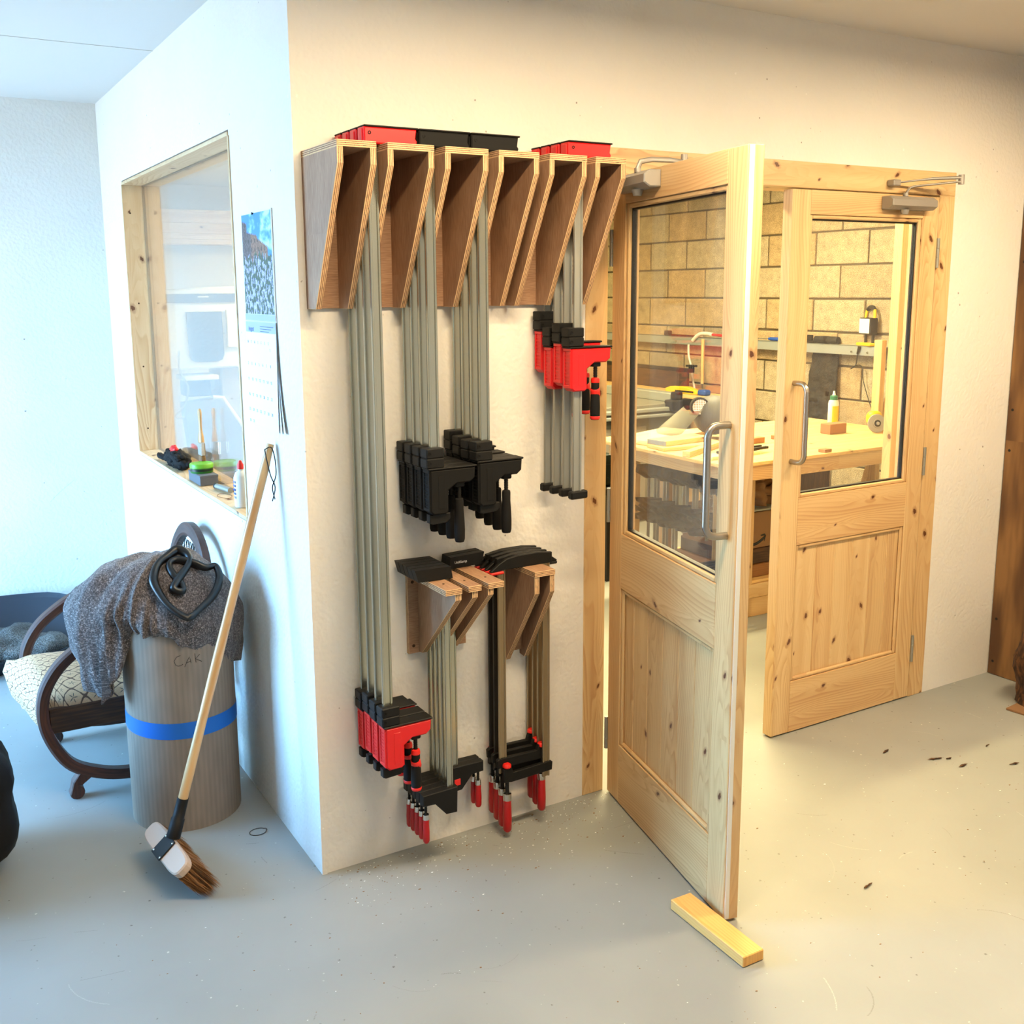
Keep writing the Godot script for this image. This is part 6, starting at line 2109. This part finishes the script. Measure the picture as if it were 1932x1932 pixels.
	for k in 3:
		s = S()
		var b := Transform3D(Basis(Vector3.RIGHT, 0.22), Vector3(4.25 + 0.03 * k, 0.36, -1.52 + 0.13 * k))
		box(s, Vector3(-0.012, -0.35, -0.055), Vector3(0.012, 0.42, 0.055), 0.002, 1, Vector2(k * 0.05, k * 0.4), b)
		var w: String = ["leftmost", "middle", "rightmost"][k]
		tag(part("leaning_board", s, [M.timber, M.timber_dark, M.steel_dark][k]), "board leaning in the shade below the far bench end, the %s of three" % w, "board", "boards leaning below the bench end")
	solid("storage_box", "brown card box in the shade below the bench, seen under the right pane", "box", Vector3(3.56, 0.191, -1.78), Vector3(3.80, 0.66, -1.58), M.brown_wood, 0.0, 0.004, 1)

func far_end() -> void:
	# planks on wall brackets
	var ys := [2.040, 2.079, 2.125, 2.209]
	var hs := [0.037, 0.044, 0.082, 0.105]
	var names := ["lowest thin one", "second from below", "second from the top, broader", "topmost and broadest"]
	for i in 4:
		solid("long_plank", "long pale plank racked high on the far workshop wall, " + names[i], "plank", Vector3(0.25, ys[i], -6.20), Vector3(3.4, ys[i] + hs[i], -5.99 - 0.01 * i), M.timber_white, 0.0, 0.003, 0, "planks racked on the far wall", Vector2(0.05 * i, 0.4 * i))
	for x in [0.9, 2.7]:
		var t := thing("rack_bracket", "steel bracket under the racked planks, " + ("left one" if x < 2.0 else "right one"), "bracket", Vector3(x, 1.5, -6.28), 0.0, "plank rack brackets")
		var s := S()
		box(s, Vector3(-0.02, 0, -0.02), Vector3(0.02, 0.8, 0.02), 0.002)
		part("upright", s, M.white, t)
		s = S()
		box(s, Vector3(-0.02, 0.505, 0.02), Vector3(0.02, 0.538, 0.30), 0.002)
		part("arm", s, M.white, t)
	# large pale woodworking machine seen through the internal window
	var t := thing("bandsaw", "large pale machine with dark rounded door, seen through the internal window", "machine", Vector3(1.05, 0, -5.2))
	var o := -t.position
	var s := S()
	var poly := PackedVector2Array([Vector2(0.62, 1.10), Vector2(0.62, 1.585), Vector2(0.66, 1.635), Vector2(0.85, 1.672), Vector2(1.05, 1.690), Vector2(1.30, 1.698), Vector2(1.48, 1.69), Vector2(1.50, 1.10)])
	prism(s, s, poly, -5.45, -5.05, 0.012, Transform3D(Basis(), o))
	part("upper_housing", s, M.machine, t)
	s = S()
	box(s, Vector3(0.70, 1.582, -5.052) + o, Vector3(1.49, 1.645, -5.030) + o, 0.006)
	part("dark_band", s, M.machine_dark, t)
	s = S()
	poly = PackedVector2Array([Vector2(0.94, 1.20), Vector2(0.955, 1.165), Vector2(0.99, 1.15), Vector2(1.14, 1.15), Vector2(1.18, 1.165), Vector2(1.195, 1.20), Vector2(1.19, 1.515), Vector2(0.93, 1.515)])
	prism(s, s, poly, -5.05, -5.03, 0.004, Transform3D(Basis(), o))
	part("door", s, M.machine_dark, t)
	s = S()
	box(s, Vector3(1.22, 1.25, -5.05) + o, Vector3(1.45, 1.53, -5.02) + o, 0.006)
	part("side_panel", s, M.white, t)
	s = S()
	box(s, Vector3(1.02, 1.618, -5.03) + o, Vector3(1.10, 1.628, -5.026) + o, 0.001)
	part("name_strip", s, M.white, t)
	s = S()
	box(s, Vector3(1.18, 0.0, -5.45) + o, Vector3(1.50, 1.10, -5.12) + o, 0.01)
	part("column", s, M.closer, t)
	s = S()
	box(s, Vector3(0.88, 1.02, -5.25) + o, Vector3(1.13, 1.055, -4.98) + o, 0.006)
	part("table_plate", s, M.machine, t)
	s = S()
	box(s, Vector3(0.90, 0.90, -5.22) + o, Vector3(1.08, 1.02, -5.02) + o, 0.01)
	part("trunnion", s, M.machine_dark, t)
	s = S()
	poly = PackedVector2Array([Vector2(0.86, 0.86), Vector2(1.08, 0.885), Vector2(1.16, 0.875), Vector2(1.52, 0.30), Vector2(1.52, 0.0), Vector2(0.95, 0.0)])
	prism(s, s, poly, -5.10, -4.98, 0.008, Transform3D(Basis(), o))
	part("lower_housing", s, M.machine_grey, t)
	s = S()
	tube(s, [Vector3(1.08, 0.89, -4.99) + o, Vector3(1.15, 0.885, -4.99) + o, Vector3(1.52, 0.30, -4.99) + o], 0.016, 8)
	part("edge_strip", s, M.white, t)
	s = S()
	tube(s, smooth_path([Vector3(0.86, 1.24, -5.02) + o, Vector3(0.85, 1.10, -4.99) + o, Vector3(0.90, 0.98, -4.98) + o, Vector3(0.87, 0.86, -4.97) + o, Vector3(0.80, 0.77, -4.97) + o, Vector3(0.86, 0.76, -4.97) + o], 5), 0.008, 6)
	part("cable", s, M.steel_dull, t)
